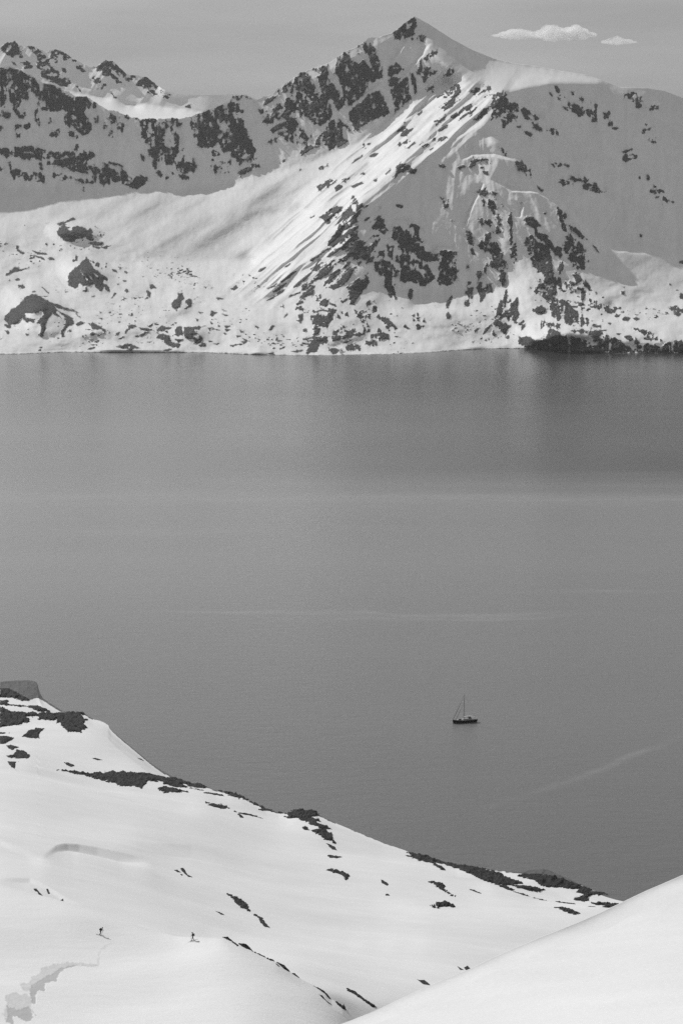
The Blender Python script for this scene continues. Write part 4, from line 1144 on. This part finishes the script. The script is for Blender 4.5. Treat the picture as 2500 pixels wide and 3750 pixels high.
outcrop(T6, ['190 172 250 168 390 200 410 215 560 255 740 272 840 295 960 330 1030 370 1150 400 1150 410 1080 425 1240 435 1330 445 1290 468 1200 465 1060 440 970 438 1080 475 1060 490 1000 470 930 440 830 415 760 380 700 345 620 300 560 285 500 262 410 248 500 305 515 335 490 335 400 265 330 245 290 240 260 220 190 198 260 200'], 'largest dark rock band on the near shore, with a tail hanging down the snow', seed=4)
outcrop(T7, ['250 382 400 352 480 342 560 362 640 402 740 442 860 505 960 550 1060 577 1140 602 1060 590 960 570 900 540 780 480 660 440 560 405 430 390 300 395'], 'grey gravel hump on the shore at the right', name='gravel_beach', mat=MAT_GRAVEL, rise=.3, rough=.3, kind='structure')
outcrop(T7, ['245 410 300 395 430 390 560 405 660 440 780 480 900 520 960 550 1060 575 1100 590 1050 590 960 585 930 590 910 600 930 620 880 630 780 605 800 590 880 580 810 550 830 530 740 520 600 500 480 490 440 460 400 440 310 430'], 'broad rock field below the gravel hump on the right shore', seed=6)
outcrop(T7, ['200 580 300 600 400 635 540 662 480 660 380 632 300 612'], 'thin dark edge of rock along the crest, left piece', rough=.6)
outcrop(T7, ['590 661 650 666 800 698 740 694 640 682'], 'thin dark edge of rock along the crest, right piece', rough=.6)
outcrop(T7, ['950 645 1060 650 1200 665 1242 672 1160 712 1050 714 1100 690 1010 672 975 665'], 'dark rock patch just above the near right slope', seed=7)
outcrop(T7, ['600 766 680 768 830 823 852 839 760 837 690 802'], 'slanting flat rock patch close to the near right slope edge', seed=9)
outcrop(T7, ['908 733 950 727 992 735 940 740'], 'small flat rock in snow left of the dark patch at the near slope', rough=.5)
outcrop(T6, ['375 421 430 428 490 433 517 465 500 477 602 526 540 507 490 487 440 462 430 440'], 'rock patch with a long thin tail pointing right')
outcrop(T6, ['433 582 440 560 510 553 570 573 597 600 540 592 470 592 460 602', '388 578 430 580 430 594'], 'arched black rock bump standing alone in the snow', rise=1.2)
outcrop(T6, ['713 486 750 488 812 519 770 512'], 'small rock lens right of the rock patch with the tail')
outcrop(T8, ['530 716 562 740 545 742'], 'left one of two small rocks above the near slope edge', rough=.3)
outcrop(T8, ['562 724 578 712 602 740 570 740'], 'right one of two small rocks above the near slope edge', rough=.3)
outcrop(T8, ['588 752 640 710 700 692 640 718 600 745'], 'thin dark sliver of rock showing over the near slope edge', rough=.3)
outcrop(T8, ['345 792 360 798 380 796 410 826 375 820'], 'small rock low on the slope just above the near slope edge', rough=.4)
outcrop(T5, ['1273 628 1320 638 1400 693 1517 775 1490 784 1420 732 1330 667 1280 647'], 'long straight rock rib running down into the near slope edge', rough=.6)
R_ = dict(surf=ridge_surf, rough=.7, rise=.8)
outcrop(T5, ['258 184 300 187 340 216 392 252 380 262 330 220'], 'topmost thin rock strip on the crest of the skier ridge', **R_)
outcrop(T5, ['390 232 440 242 480 267 502 294 450 279 410 254'], 'second rock strip down the crest of the skier ridge', **R_)
outcrop(T5, ['500 300 560 322 620 352 682 380 650 374 560 330'], 'thinnest rock strip half way down the crest of the skier ridge', **R_)
outcrop(T5, ['703 388 760 414 800 454 810 472 770 454 730 415', '695 408 705 406 727 430 715 430'], 'thickest rock strip of the skier ridge crest, with a sliver beside it', **R_)
outcrop(T5, ['825 480 850 482 895 527 860 505'], 'short rock strip right after the thickest one on the ridge crest', **R_)
outcrop(T5, ['1000 582 1060 610 1110 646 1150 697 1130 696 1090 646 1040 611'], 'lowest long rock strip on the crest of the skier ridge', **R_)
outcrop(T5, ['1178 708 1240 748 1250 735 1270 785 1240 783 1200 745'], 'grey pointed rock at the foot of the skier ridge', **R_)
outcrop(T5, ['1050 681 1075 683 1100 728 1162 767 1120 754 1080 719'], 'curved broken rock streak just inside the foot of the skier ridge', **R_)

# ---------------------------------------------------------------- small mesh helpers
def mesh_obj(name, bm, mat, parent=None, smooth=False):
    me = bpy.data.meshes.new(name); bmesh.ops.recalc_face_normals(bm, faces=bm.faces); bm.to_mesh(me); bm.free(); me.materials.append(mat)
    if smooth: me.polygons.foreach_set('use_smooth', [True] * len(me.polygons))
    return link(bpy.data.objects.new(name, me), parent)
def tube(bm, pts, rad, n=8):
    rings = []
    for i, p in enumerate(pts):
        p = Vector(p); a = Vector(pts[max(0, i - 1)]); b = Vector(pts[min(len(pts) - 1, i + 1)])
        q_ = (b - a).to_track_quat('Z', 'Y'); r = rad[i] if isinstance(rad, (list, tuple)) else rad
        rings.append([bm.verts.new(p + q_ @ Vector((math.cos(k * 2 * math.pi / n) * r, math.sin(k * 2 * math.pi / n) * r, 0))) for k in range(n)])
    for a, b in zip(rings[:-1], rings[1:]):
        for k in range(n): bm.faces.new((a[k], a[(k + 1) % n], b[(k + 1) % n], b[k]))
    bm.faces.new(rings[0][::-1]); bm.faces.new(rings[-1])
def box(bm, c, s, taper=1.0, rz=0):
    v = []
    for z in (-.5, .5):
        k = taper if z > 0 else 1
        for x, y in ((-.5, -.5), (.5, -.5), (.5, .5), (-.5, .5)):
            v.append(bm.verts.new(Vector(c) + Matrix.Rotation(rz, 3, 'Z') @ Vector((x * s[0] * k, y * s[1] * k, z * s[2]))))
    for f in ((3, 2, 1, 0), (4, 5, 6, 7), (0, 1, 5, 4), (1, 2, 6, 5), (2, 3, 7, 6), (3, 0, 4, 7)): bm.faces.new([v[i] for i in f])
def plain(name, c, rough=.5, grain=.1, scale=6.0):
    m, t, p = new_mat(name); t.links.new(maprange(t, noise(t, scale, 3, .5), .3, .7, c * (1 - grain), c * (1 + grain)), p.inputs['Base Color']); p.inputs['Roughness'].default_value = rough; return m

# ---------------------------------------------------------------- sailing yacht at anchor
def at_sea(u, v):
    x, y, z = world_pt(u, v, dz0(v)); return Vector((float(x), float(y), 0))
bow, stern = at_sea(1657.5, 2649.5), at_sea(1743, 2643.0)
LY = (bow - stern).length; mid = (bow + stern) / 2; yaw = math.atan2((bow - stern).y, (bow - stern).x)
black = plain('black_hull_paint', .006, .35, .2); white = plain('white_deck_paint', .75, .5); teak = plain('grey_deck', .28, .7)
alu = plain('dark_mast_paint', .05, .4); cloth = plain('white_sail_cloth', .88, .8); glassm = plain('dark_cabin_glass', .01, .15, .1)
boat = bpy.data.objects.new('sailing_yacht', None); link(boat); boat.location = mid; boat.rotation_euler = (math.radians(1.0), 0, yaw)
tag(boat, 'black hulled sailing yacht with bare mast and white boom cover, alone on the fjord', 'sailboat')
hl = LY / 2
def hb(x): # half breadth, x -1 stern .. 1 bow
    return 2.35 * (1 - max(0, x + .1)**2.2 / 1.1**2.2) ** .8 * (1 if x > -.4 else 1 - .28 * ((-.4 - x) / .6)**1.6) + .03
def sheer(x): return 2.0 + .55 * max(0, x)**2 + .15 * max(0, -x)**2
bm = bmesh.new(); secs = []
for i in range(25):
    x = -1 + 2 * i / 24; b = hb(x); s = sheer(x); row = []
    for k in range(9):
        a = k / 8 * math.pi / 2
        z = s - (s + .9 * (1 - x * x * .8)) * math.sin(a) ** 1.3 if k else s
        y = b * (math.cos(a) ** .55 if k < 8 else 0) * (.97 if k else 1)
        over = (.55 * (z / s - .2) if x < -.9 else 0)
        row.append((x * hl - (over if x < -.9 else 0) + (0.3 * (z / s) if x > .95 else 0), y, z))
    secs.append(row)
L_ = [[bm.verts.new(p) for p in r] for r in secs]; R__ = [[bm.verts.new((p[0], -p[1], p[2])) if p[1] > 1e-6 else L_[i][k] for k, p in enumerate(r)] for i, r in enumerate(secs)]
for i in range(24):
    for k in range(8):
        for S_ in (L_, R__):
            vs_ = [S_[i][k], S_[i + 1][k], S_[i + 1][k + 1], S_[i][k + 1]]; vs_ = list(dict.fromkeys(vs_))
            if len(vs_) > 2:
                try: bm.faces.new(vs_)
                except ValueError: pass
for i in (0, 24):
    try: bm.faces.new([v for v in L_[i]] + [v for v in R__[i][-2::-1]])
    except ValueError: pass
hull = mesh_obj('hull', bm, black, boat)
bm = bmesh.new(); a = [bm.verts.new((r[0][0] * .995, r[0][1] - .06, r[0][2] - .03)) for r in secs]; b = [bm.verts.new((r[0][0] * .995, -r[0][1] + .06, r[0][2] - .03)) for r in secs]
for i in range(24): bm.faces.new((a[i], a[i + 1], b[i + 1], b[i]))
mesh_obj('deck', bm, teak, boat)
bm = bmesh.new()
for sg in (1, -1): tube(bm, [(r[0][0], sg * (r[0][1] - .03), r[0][2] + .03) for r in secs], .05, 5)
mesh_obj('toe_rail', bm, white, hull)
cabm = plain('grey_cabin', .38, .5)
cab = (lambda bm: (box(bm, (-.8, 0, 1.45 + .32), (5.2, 2.7, .75), .86), mesh_obj('cabin', bm, cabm, boat))[1])(bmesh.new())
for sg in (1, -1):
    for k in range(4):
        bm = bmesh.new(); box(bm, (-2.5 + k * 1.15, sg * 1.285, 1.78), (.85, .05, .26)); mesh_obj('cabin_window', bm, glassm, cab)
bm = bmesh.new(); box(bm, (-3.6, 0, 2.45), (2.0, 2.6, .9), .8); mesh_obj('spray_hood', bm, alu, boat)
bm = bmesh.new(); box(bm, (-5.4, 0, 3.15), (2.6, 2.9, .1), .95)
for x, y in ((-4.3, 1.3), (-4.3, -1.3), (-6.5, 1.3), (-6.5, -1.3)): tube(bm, [(x, y, 1.5), (x, y, 3.12)], .035, 5)
mesh_obj('bimini', bm, cloth, boat)
bm = bmesh.new(); bmesh.ops.create_uvsphere(bm, u_segments=14, v_segments=8, radius=1, matrix=Matrix.Translation((3.4, 0, 1.72)) @ Matrix.Diagonal((1.35, .75, .42, 1))); mesh_obj('upturned_dinghy', bm, black, boat, True)
bm = bmesh.new(); box(bm, (4.9, 0, 1.80), (1.0, .9, .3), .85); mesh_obj('foredeck_hatch', bm, white, boat); bm = bmesh.new(); box(bm, (2.05, 0, 1.72), (.8, 1.4, .36), .85); mesh_obj('foredeck_hatch', bm, white, boat)
MX = .55; MH = 17.4
bm = bmesh.new(); tube(bm, [(MX, 0, 1.6), (MX - .1, 0, 9), (MX - .35, 0, MH + 1.6)], [.15, .13, .08], 10); mast = mesh_obj('mast', bm, alu, boat, True)
for z in (7.5, 12.5):
    bm = bmesh.new(); tube(bm, [(MX - .1, -1.1, z), (MX, 0, z + .05), (MX - .1, 1.1, z)], .05, 6); mesh_obj('spreader', bm, alu, mast)
bm = bmesh.new(); tube(bm, [(MX - .1, 0, 2.85), (MX - 7.0, 0, 3.3)], .12, 8); mesh_obj('boom', bm, alu, boat)
bm = bmesh.new(); tube(bm, [(MX - .5, 0, 3.15), (MX - 2.2, 0, 3.4), (MX - 4.5, 0, 3.55), (MX - 6.9, 0, 3.52)], [.5, .45, .4, .28], 10); mesh_obj('sail_cover', bm, cloth, boat, True)
for nm, p0, p1, r in (('furled_headsail', (hl * .985, 0, 2.1), (MX - .3, 0, MH + .6), .13), ('furled_staysail', (hl * .74, 0, 1.9), (MX - .1, 0, 13.2), .10)):
    bm = bmesh.new(); tube(bm, [p0, tuple((a + b) / 2 for a, b in zip(p0, p1)), p1], [r, r * 1.1, r * .3], 8); mesh_obj(nm, bm, alu, boat, True)
for nm, p0, p1 in (('backstay', (-hl * .98, 0, 1.5), (MX - .35, 0, MH + 1.5)), ('shroud', (MX - .2, 2.1, 1.5), (MX - .3, 0, MH)), ('shroud', (MX - .2, -2.1, 1.5), (MX - .3, 0, MH))):
    bm = bmesh.new(); tube(bm, [p0, p1], .022, 5); mesh_obj(nm, bm, alu, boat)
bm = bmesh.new(); tube(bm, [(hl * .8, 1.0, 2.0), (hl * .8, 1.0, 2.75), (hl * 1.0, .1, 2.85), (hl * 1.0, -.1, 2.85), (hl * .8, -1.0, 2.75), (hl * .8, -1.0, 2.0)], .035, 5); mesh_obj('bow_rail', bm, white, boat)
bm = bmesh.new(); tube(bm, [(-hl * .8, 1.8, 1.6), (-hl * .8, 1.8, 2.3), (-hl * .99, 1.6, 2.35), (-hl * .99, -1.6, 2.35), (-hl * .8, -1.8, 2.3), (-hl * .8, -1.8, 1.6)], .035, 5); mesh_obj('stern_rail', bm, white, boat)
bm = bmesh.new(); box(bm, (-hl - .12, 0, .75), (.12, 3.0, .9)); mesh_obj('transom_panel', bm, white, boat)

for c_ in boat.children:
    if c_.name.split('.')[0] not in ('hull', 'deck'): c_.location.z += .55
# ---------------------------------------------------------------- skiers
bpy.context.view_layer.update()
def ground(obj, x, y):
    ok, loc, nrm, i = obj.ray_cast(Vector((x, y, 2000)), Vector((0, 0, -1))); return loc.z if ok else 0
jacket = plain('dark_ski_clothes', .022, .8, .3, 9); packm = plain('dark_pack_fabric', .03, .8, .2); packm2 = plain('grey_pack_fabric', .10, .8, .2); skim = plain('ski_topsheet', .6, .4); polem = plain('pole_alloy', .12, .4); skinm = plain('skin_tone', .3, .6)
def skinned(name, verts, edges, radii, mat, parent, root=0, sub=1):
    me = bpy.data.meshes.new(name); me.from_pydata(verts, edges, []); o = link(bpy.data.objects.new(name, me), parent)
    me.materials.append(mat)
    bm_ = bmesh.new(); bm_.from_mesh(me); ly = bm_.verts.layers.skin.verify()
    for v, r in zip(bm_.verts, radii): v[ly].radius = (r, r)
    bm_.verts.ensure_lookup_table(); bm_.verts[root][ly].use_root = True
    bm_.to_mesh(me); bm_.free()
    o.modifiers.new('skin', 'SKIN'); s = o.modifiers.new('sub', 'SUBSURF'); s.levels = s.render_levels = sub; 
    return o
def skier(u, v, face, pose, label, pack_mat, heading):
    """pose joints in metres: x forward, y to the skier's left, z up"""
    x, y, z = [float(a) for a in ridge_surf(np.array([[u]]), np.array([[v]]))[0:3]] if False else [float(np.asarray(a).ravel()[0]) for a in ridge_surf(np.array([[u]]), np.array([[v]]))]
    z = ground(ridge, x, y)
    r = bpy.data.objects.new('person', None); link(r); r.location = (x, y, z); r.rotation_euler = (0, 0, face); r.scale = (1.14,) * 3; tag(r, label, 'person', 'ski tourers on the ridge')
    J = pose; names = list(J['p']); idx = {n: i for i, n in enumerate(names)}
    E = [('pelvis', 'chest'), ('chest', 'neck'), ('neck', 'head'), ('pelvis', 'hipL'), ('hipL', 'kneeL'), ('kneeL', 'ankL'), ('ankL', 'toeL'), ('pelvis', 'hipR'), ('hipR', 'kneeR'), ('kneeR', 'ankR'), ('ankR', 'toeR'),
         ('chest', 'shL'), ('shL', 'elL'), ('elL', 'haL'), ('chest', 'shR'), ('shR', 'elR'), ('elR', 'haR'), ('head', 'crown')]
    rad = dict(pelvis=.17, chest=.19, neck=.075, head=.105, crown=.085, hipL=.11, hipR=.11, kneeL=.075, kneeR=.075, ankL=.065, ankR=.065, toeL=.05, toeR=.05, shL=.09, shR=.09, elL=.06, elR=.06, haL=.05, haR=.05)
    body = skinned('body', [J['p'][n] for n in names], [(idx[a], idx[b]) for a, b in E], [rad[n] for n in names], jacket, r, idx['pelvis'])
    hd = Vector(J['p']['head'])
    bm = bmesh.new(); bmesh.ops.create_uvsphere(bm, u_segments=10, v_segments=8, radius=.07, matrix=Matrix.Translation(hd + Vector((.065, 0, -.01)))); mesh_obj('face', bm, skinm, r, True)
    bm = bmesh.new(); bmesh.ops.create_uvsphere(bm, u_segments=12, v_segments=8, radius=.125, matrix=Matrix.Translation(hd + Vector((-.01, 0, .05))) @ Matrix.Diagonal((1, 1, .85, 1))); mesh_obj('hat', bm, packm, r, True)
    ch = Vector(J['p']['chest']); pv_ = Vector(J['p']['pelvis']); up = (ch - pv_).normalized(); bk = Vector((-up.z, 0, up.x))
    bm = bmesh.new(); c0 = (ch + pv_) / 2 + up * .08 + bk * .26
    box(bm, (0, 0, 0), (.24, .32, .52), .8); bmesh.ops.bevel(bm, geom=bm.edges[:], offset=.06, segments=2, affect='EDGES')
    o = mesh_obj('backpack', bm, pack_mat, r, True); o.location = c0; o.rotation_euler = (0, math.atan2(up.x, up.z), 0)
    for sd_, hand in (('L', 'haL'), ('R', 'haR')):
        # ski under each boot, laid on the snow along the heading
        a = Vector(J['p']['ank' + sd_]); M_ = Matrix.Rotation(face, 3, 'Z'); w = M_ @ a
        d_ = Vector((math.cos(heading), math.sin(heading), 0))
        p0 = Vector((x, y, 0)) + Vector((w.x, w.y, 0)) * 1.14; pts = []
        for s in (-.85, -.4, 0, .45, .85, 1.0):
            g = p0 + d_ * s; gz = ground(ridge, g.x, g.y) + .02 + (.1 if s == 1.0 else 0)
            pts.append(M_.inverted() @ (Vector((g.x - x, g.y - y, gz - z))) / 1.14)
        bm = bmesh.new(); sd2 = M_.inverted() @ Vector((-d_.y, d_.x, 0))
        lo_ = [bm.verts.new(p - sd2 * .04) for p in pts]; hi_ = [bm.verts.new(p + sd2 * .05) for p in pts]
        lo2 = [bm.verts.new(p - sd2 * .05 + Vector((0, 0, .025))) for p in pts]; hi2 = [bm.verts.new(p + sd2 * .05 + Vector((0, 0, .025))) for p in pts]
        for i in range(5):
            bm.faces.new((lo_[i], lo_[i + 1], hi_[i + 1], hi_[i])); bm.faces.new((lo2[i], hi2[i], hi2[i + 1], lo2[i + 1])); bm.faces.new((lo_[i], lo2[i], lo2[i + 1], lo_[i + 1])); bm.faces.new((hi_[i], hi_[i + 1], hi2[i + 1], hi2[i]))
        mesh_obj('ski', bm, skim, r)
        h_ = Vector(J['p'][hand]); tip = h_ + Vector((J['pole'], .12 if sd_ == 'L' else -.12, 0)); wt = M_ @ tip
        tip.z = (ground(ridge, x + wt.x * 1.14, y + wt.y * 1.14) - z) / 1.14
        bm = bmesh.new(); tube(bm, [h_ + Vector((0, 0, .05)), tip], .012, 6); pl = mesh_obj('pole', bm, polem, r)
        bm = bmesh.new(); bmesh.ops.create_cone(bm, cap_ends=True, segments=8, radius1=.05, radius2=.03, depth=.02, matrix=Matrix.Translation(tip + Vector((0, 0, .06)))); mesh_obj('basket', bm, polem, pl)
    return r
crouch = dict(pole=-.45, p=dict(pelvis=(.26, 0, .80), chest=(.52, 0, 1.20), neck=(.62, 0, 1.36), head=(.70, 0, 1.46), crown=(.73, 0, 1.54), hipL=(.24, .12, .76), kneeL=(.34, .16, .44), ankL=(.0, .16, .10), toeL=(.2, .16, .08),
    hipR=(.24, -.12, .76), kneeR=(.40, -.16, .46), ankR=(.14, -.16, .10), toeR=(.34, -.16, .08), shL=(.50, .20, 1.24), elL=(.62, .30, .98), haL=(.85, .28, .92), shR=(.50, -.20, 1.24), elR=(.62, -.30, .98), haR=(.85, -.28, .92)))
stand = dict(pole=.12, p=dict(pelvis=(0, 0, .93), chest=(.05, 0, 1.34), neck=(.08, 0, 1.50), head=(.13, 0, 1.60), crown=(.14, 0, 1.69), hipL=(0, .12, .88), kneeL=(.16, .13, .50), ankL=(.20, .13, .10), toeL=(.4, .13, .07),
    hipR=(0, -.12, .88), kneeR=(.0, -.13, .50), ankR=(-.22, -.13, .12), toeR=(-.02, -.13, .07), shL=(.04, .21, 1.40), elL=(.10, .32, 1.12), haL=(.38, .30, 1.08), shR=(.04, -.21, 1.40), elR=(.05, -.32, 1.12), haR=(.33, -.30, 1.08)))
skier(364, 3418.5, math.radians(-12), crouch, 'left skier leaning forward in dark clothes, gliding across the ridge', packm, math.radians(-12))
skier(707, 3444.5, math.radians(186), stand, 'right skier standing upright near the ridge crest with a backpack', packm2, math.radians(186))

# ---------------------------------------------------------------- two small clouds over the right shoulder
def cloud(u, v, w, h, label, seed, prof, dist=14500):
    r = random.Random(seed); cx, cy, cz = [float(a) for a in world_pt(u, v, dist)]; k = dist / F
    bm = bmesh.new(); n = len(prof)
    for i in range(n):
        f = (i + .5) / n * 2 - 1; hh = h * prof[i] * .55
        bmesh.ops.create_icosphere(bm, subdivisions=3, radius=1, matrix=Matrix.Translation((f * w / 2 * k, r.uniform(-.2, .2) * w * k * .3, hh * .35 * k)) @ Matrix.Diagonal((w / n * 1.15 * k, w / n * 1.6 * k, hh * k, 1)))
    for vv in bm.verts: vv.co.z = max(vv.co.z, -h * .34 * k)
    m = bpy.data.materials.new('cloud_vapour'); m.use_nodes = True; t = m.node_tree; t.nodes.clear()
    vol = N(t, 'ShaderNodeVolumePrincipled'); o_ = N(t, 'ShaderNodeOutputMaterial'); t.links.new(vol.outputs[0], o_.inputs['Volume']); vol.inputs['Color'].default_value = (1, 1, 1, 1); vol.inputs['Anisotropy'].default_value = .45
    d = maprange(t, noise(t, 1 / 90., 6, .65), .36, .72, 0, .040); t.links.new(d, vol.inputs['Density'])
    me = bpy.data.meshes.new('cloud'); bm.to_mesh(me); bm.free(); me.materials.append(m)
    rm = bpy.data.objects.new('cloud', me); link(rm); rm.location = (cx, cy, cz)
    md = rm.modifiers.new('merge', 'REMESH'); md.mode = 'VOXEL'; md.voxel_size = 5.0
    tag(rm, label, 'cloud', 'small clouds beside the summit')
cloud(1990, 132, 350, 58, 'larger white cloud floating right of the summit', 5, (.18,.4,.62,.66,.55,.42,.5,.95,1.0,.72,.8,.95,.7,.3))
cloud(2266, 156, 112, 36, 'smaller fainter cloud to the right of the large one', 9, (.35,.7,.9,.6,.45,.2))

# ---------------------------------------------------------------- air
m = bpy.data.materials.new('haze'); m.use_nodes = True; t = m.node_tree; t.nodes.clear()
pv = N(t, 'ShaderNodeVolumePrincipled'); pv.inputs['Density'].default_value = HAZE; pv.inputs['Color'].default_value = (.9, .9, .9, 1); pv.inputs['Anisotropy'].default_value = .2
oo = N(t, 'ShaderNodeOutputMaterial'); t.links.new(pv.outputs[0], oo.inputs['Volume'])
me = bpy.data.meshes.new('haze'); bm = bmesh.new(); bmesh.ops.create_cube(bm, size=1); bm.to_mesh(me); bm.free(); me.materials.append(m)
hz = link(bpy.data.objects.new('haze', me)); hz.scale = (32000, 18000, 960 + 800); hz.location = (0, 5000, 960 / 2 - 400)
tag(hz, 'thin cold haze over the fjord and the far mountains', kind='stuff')
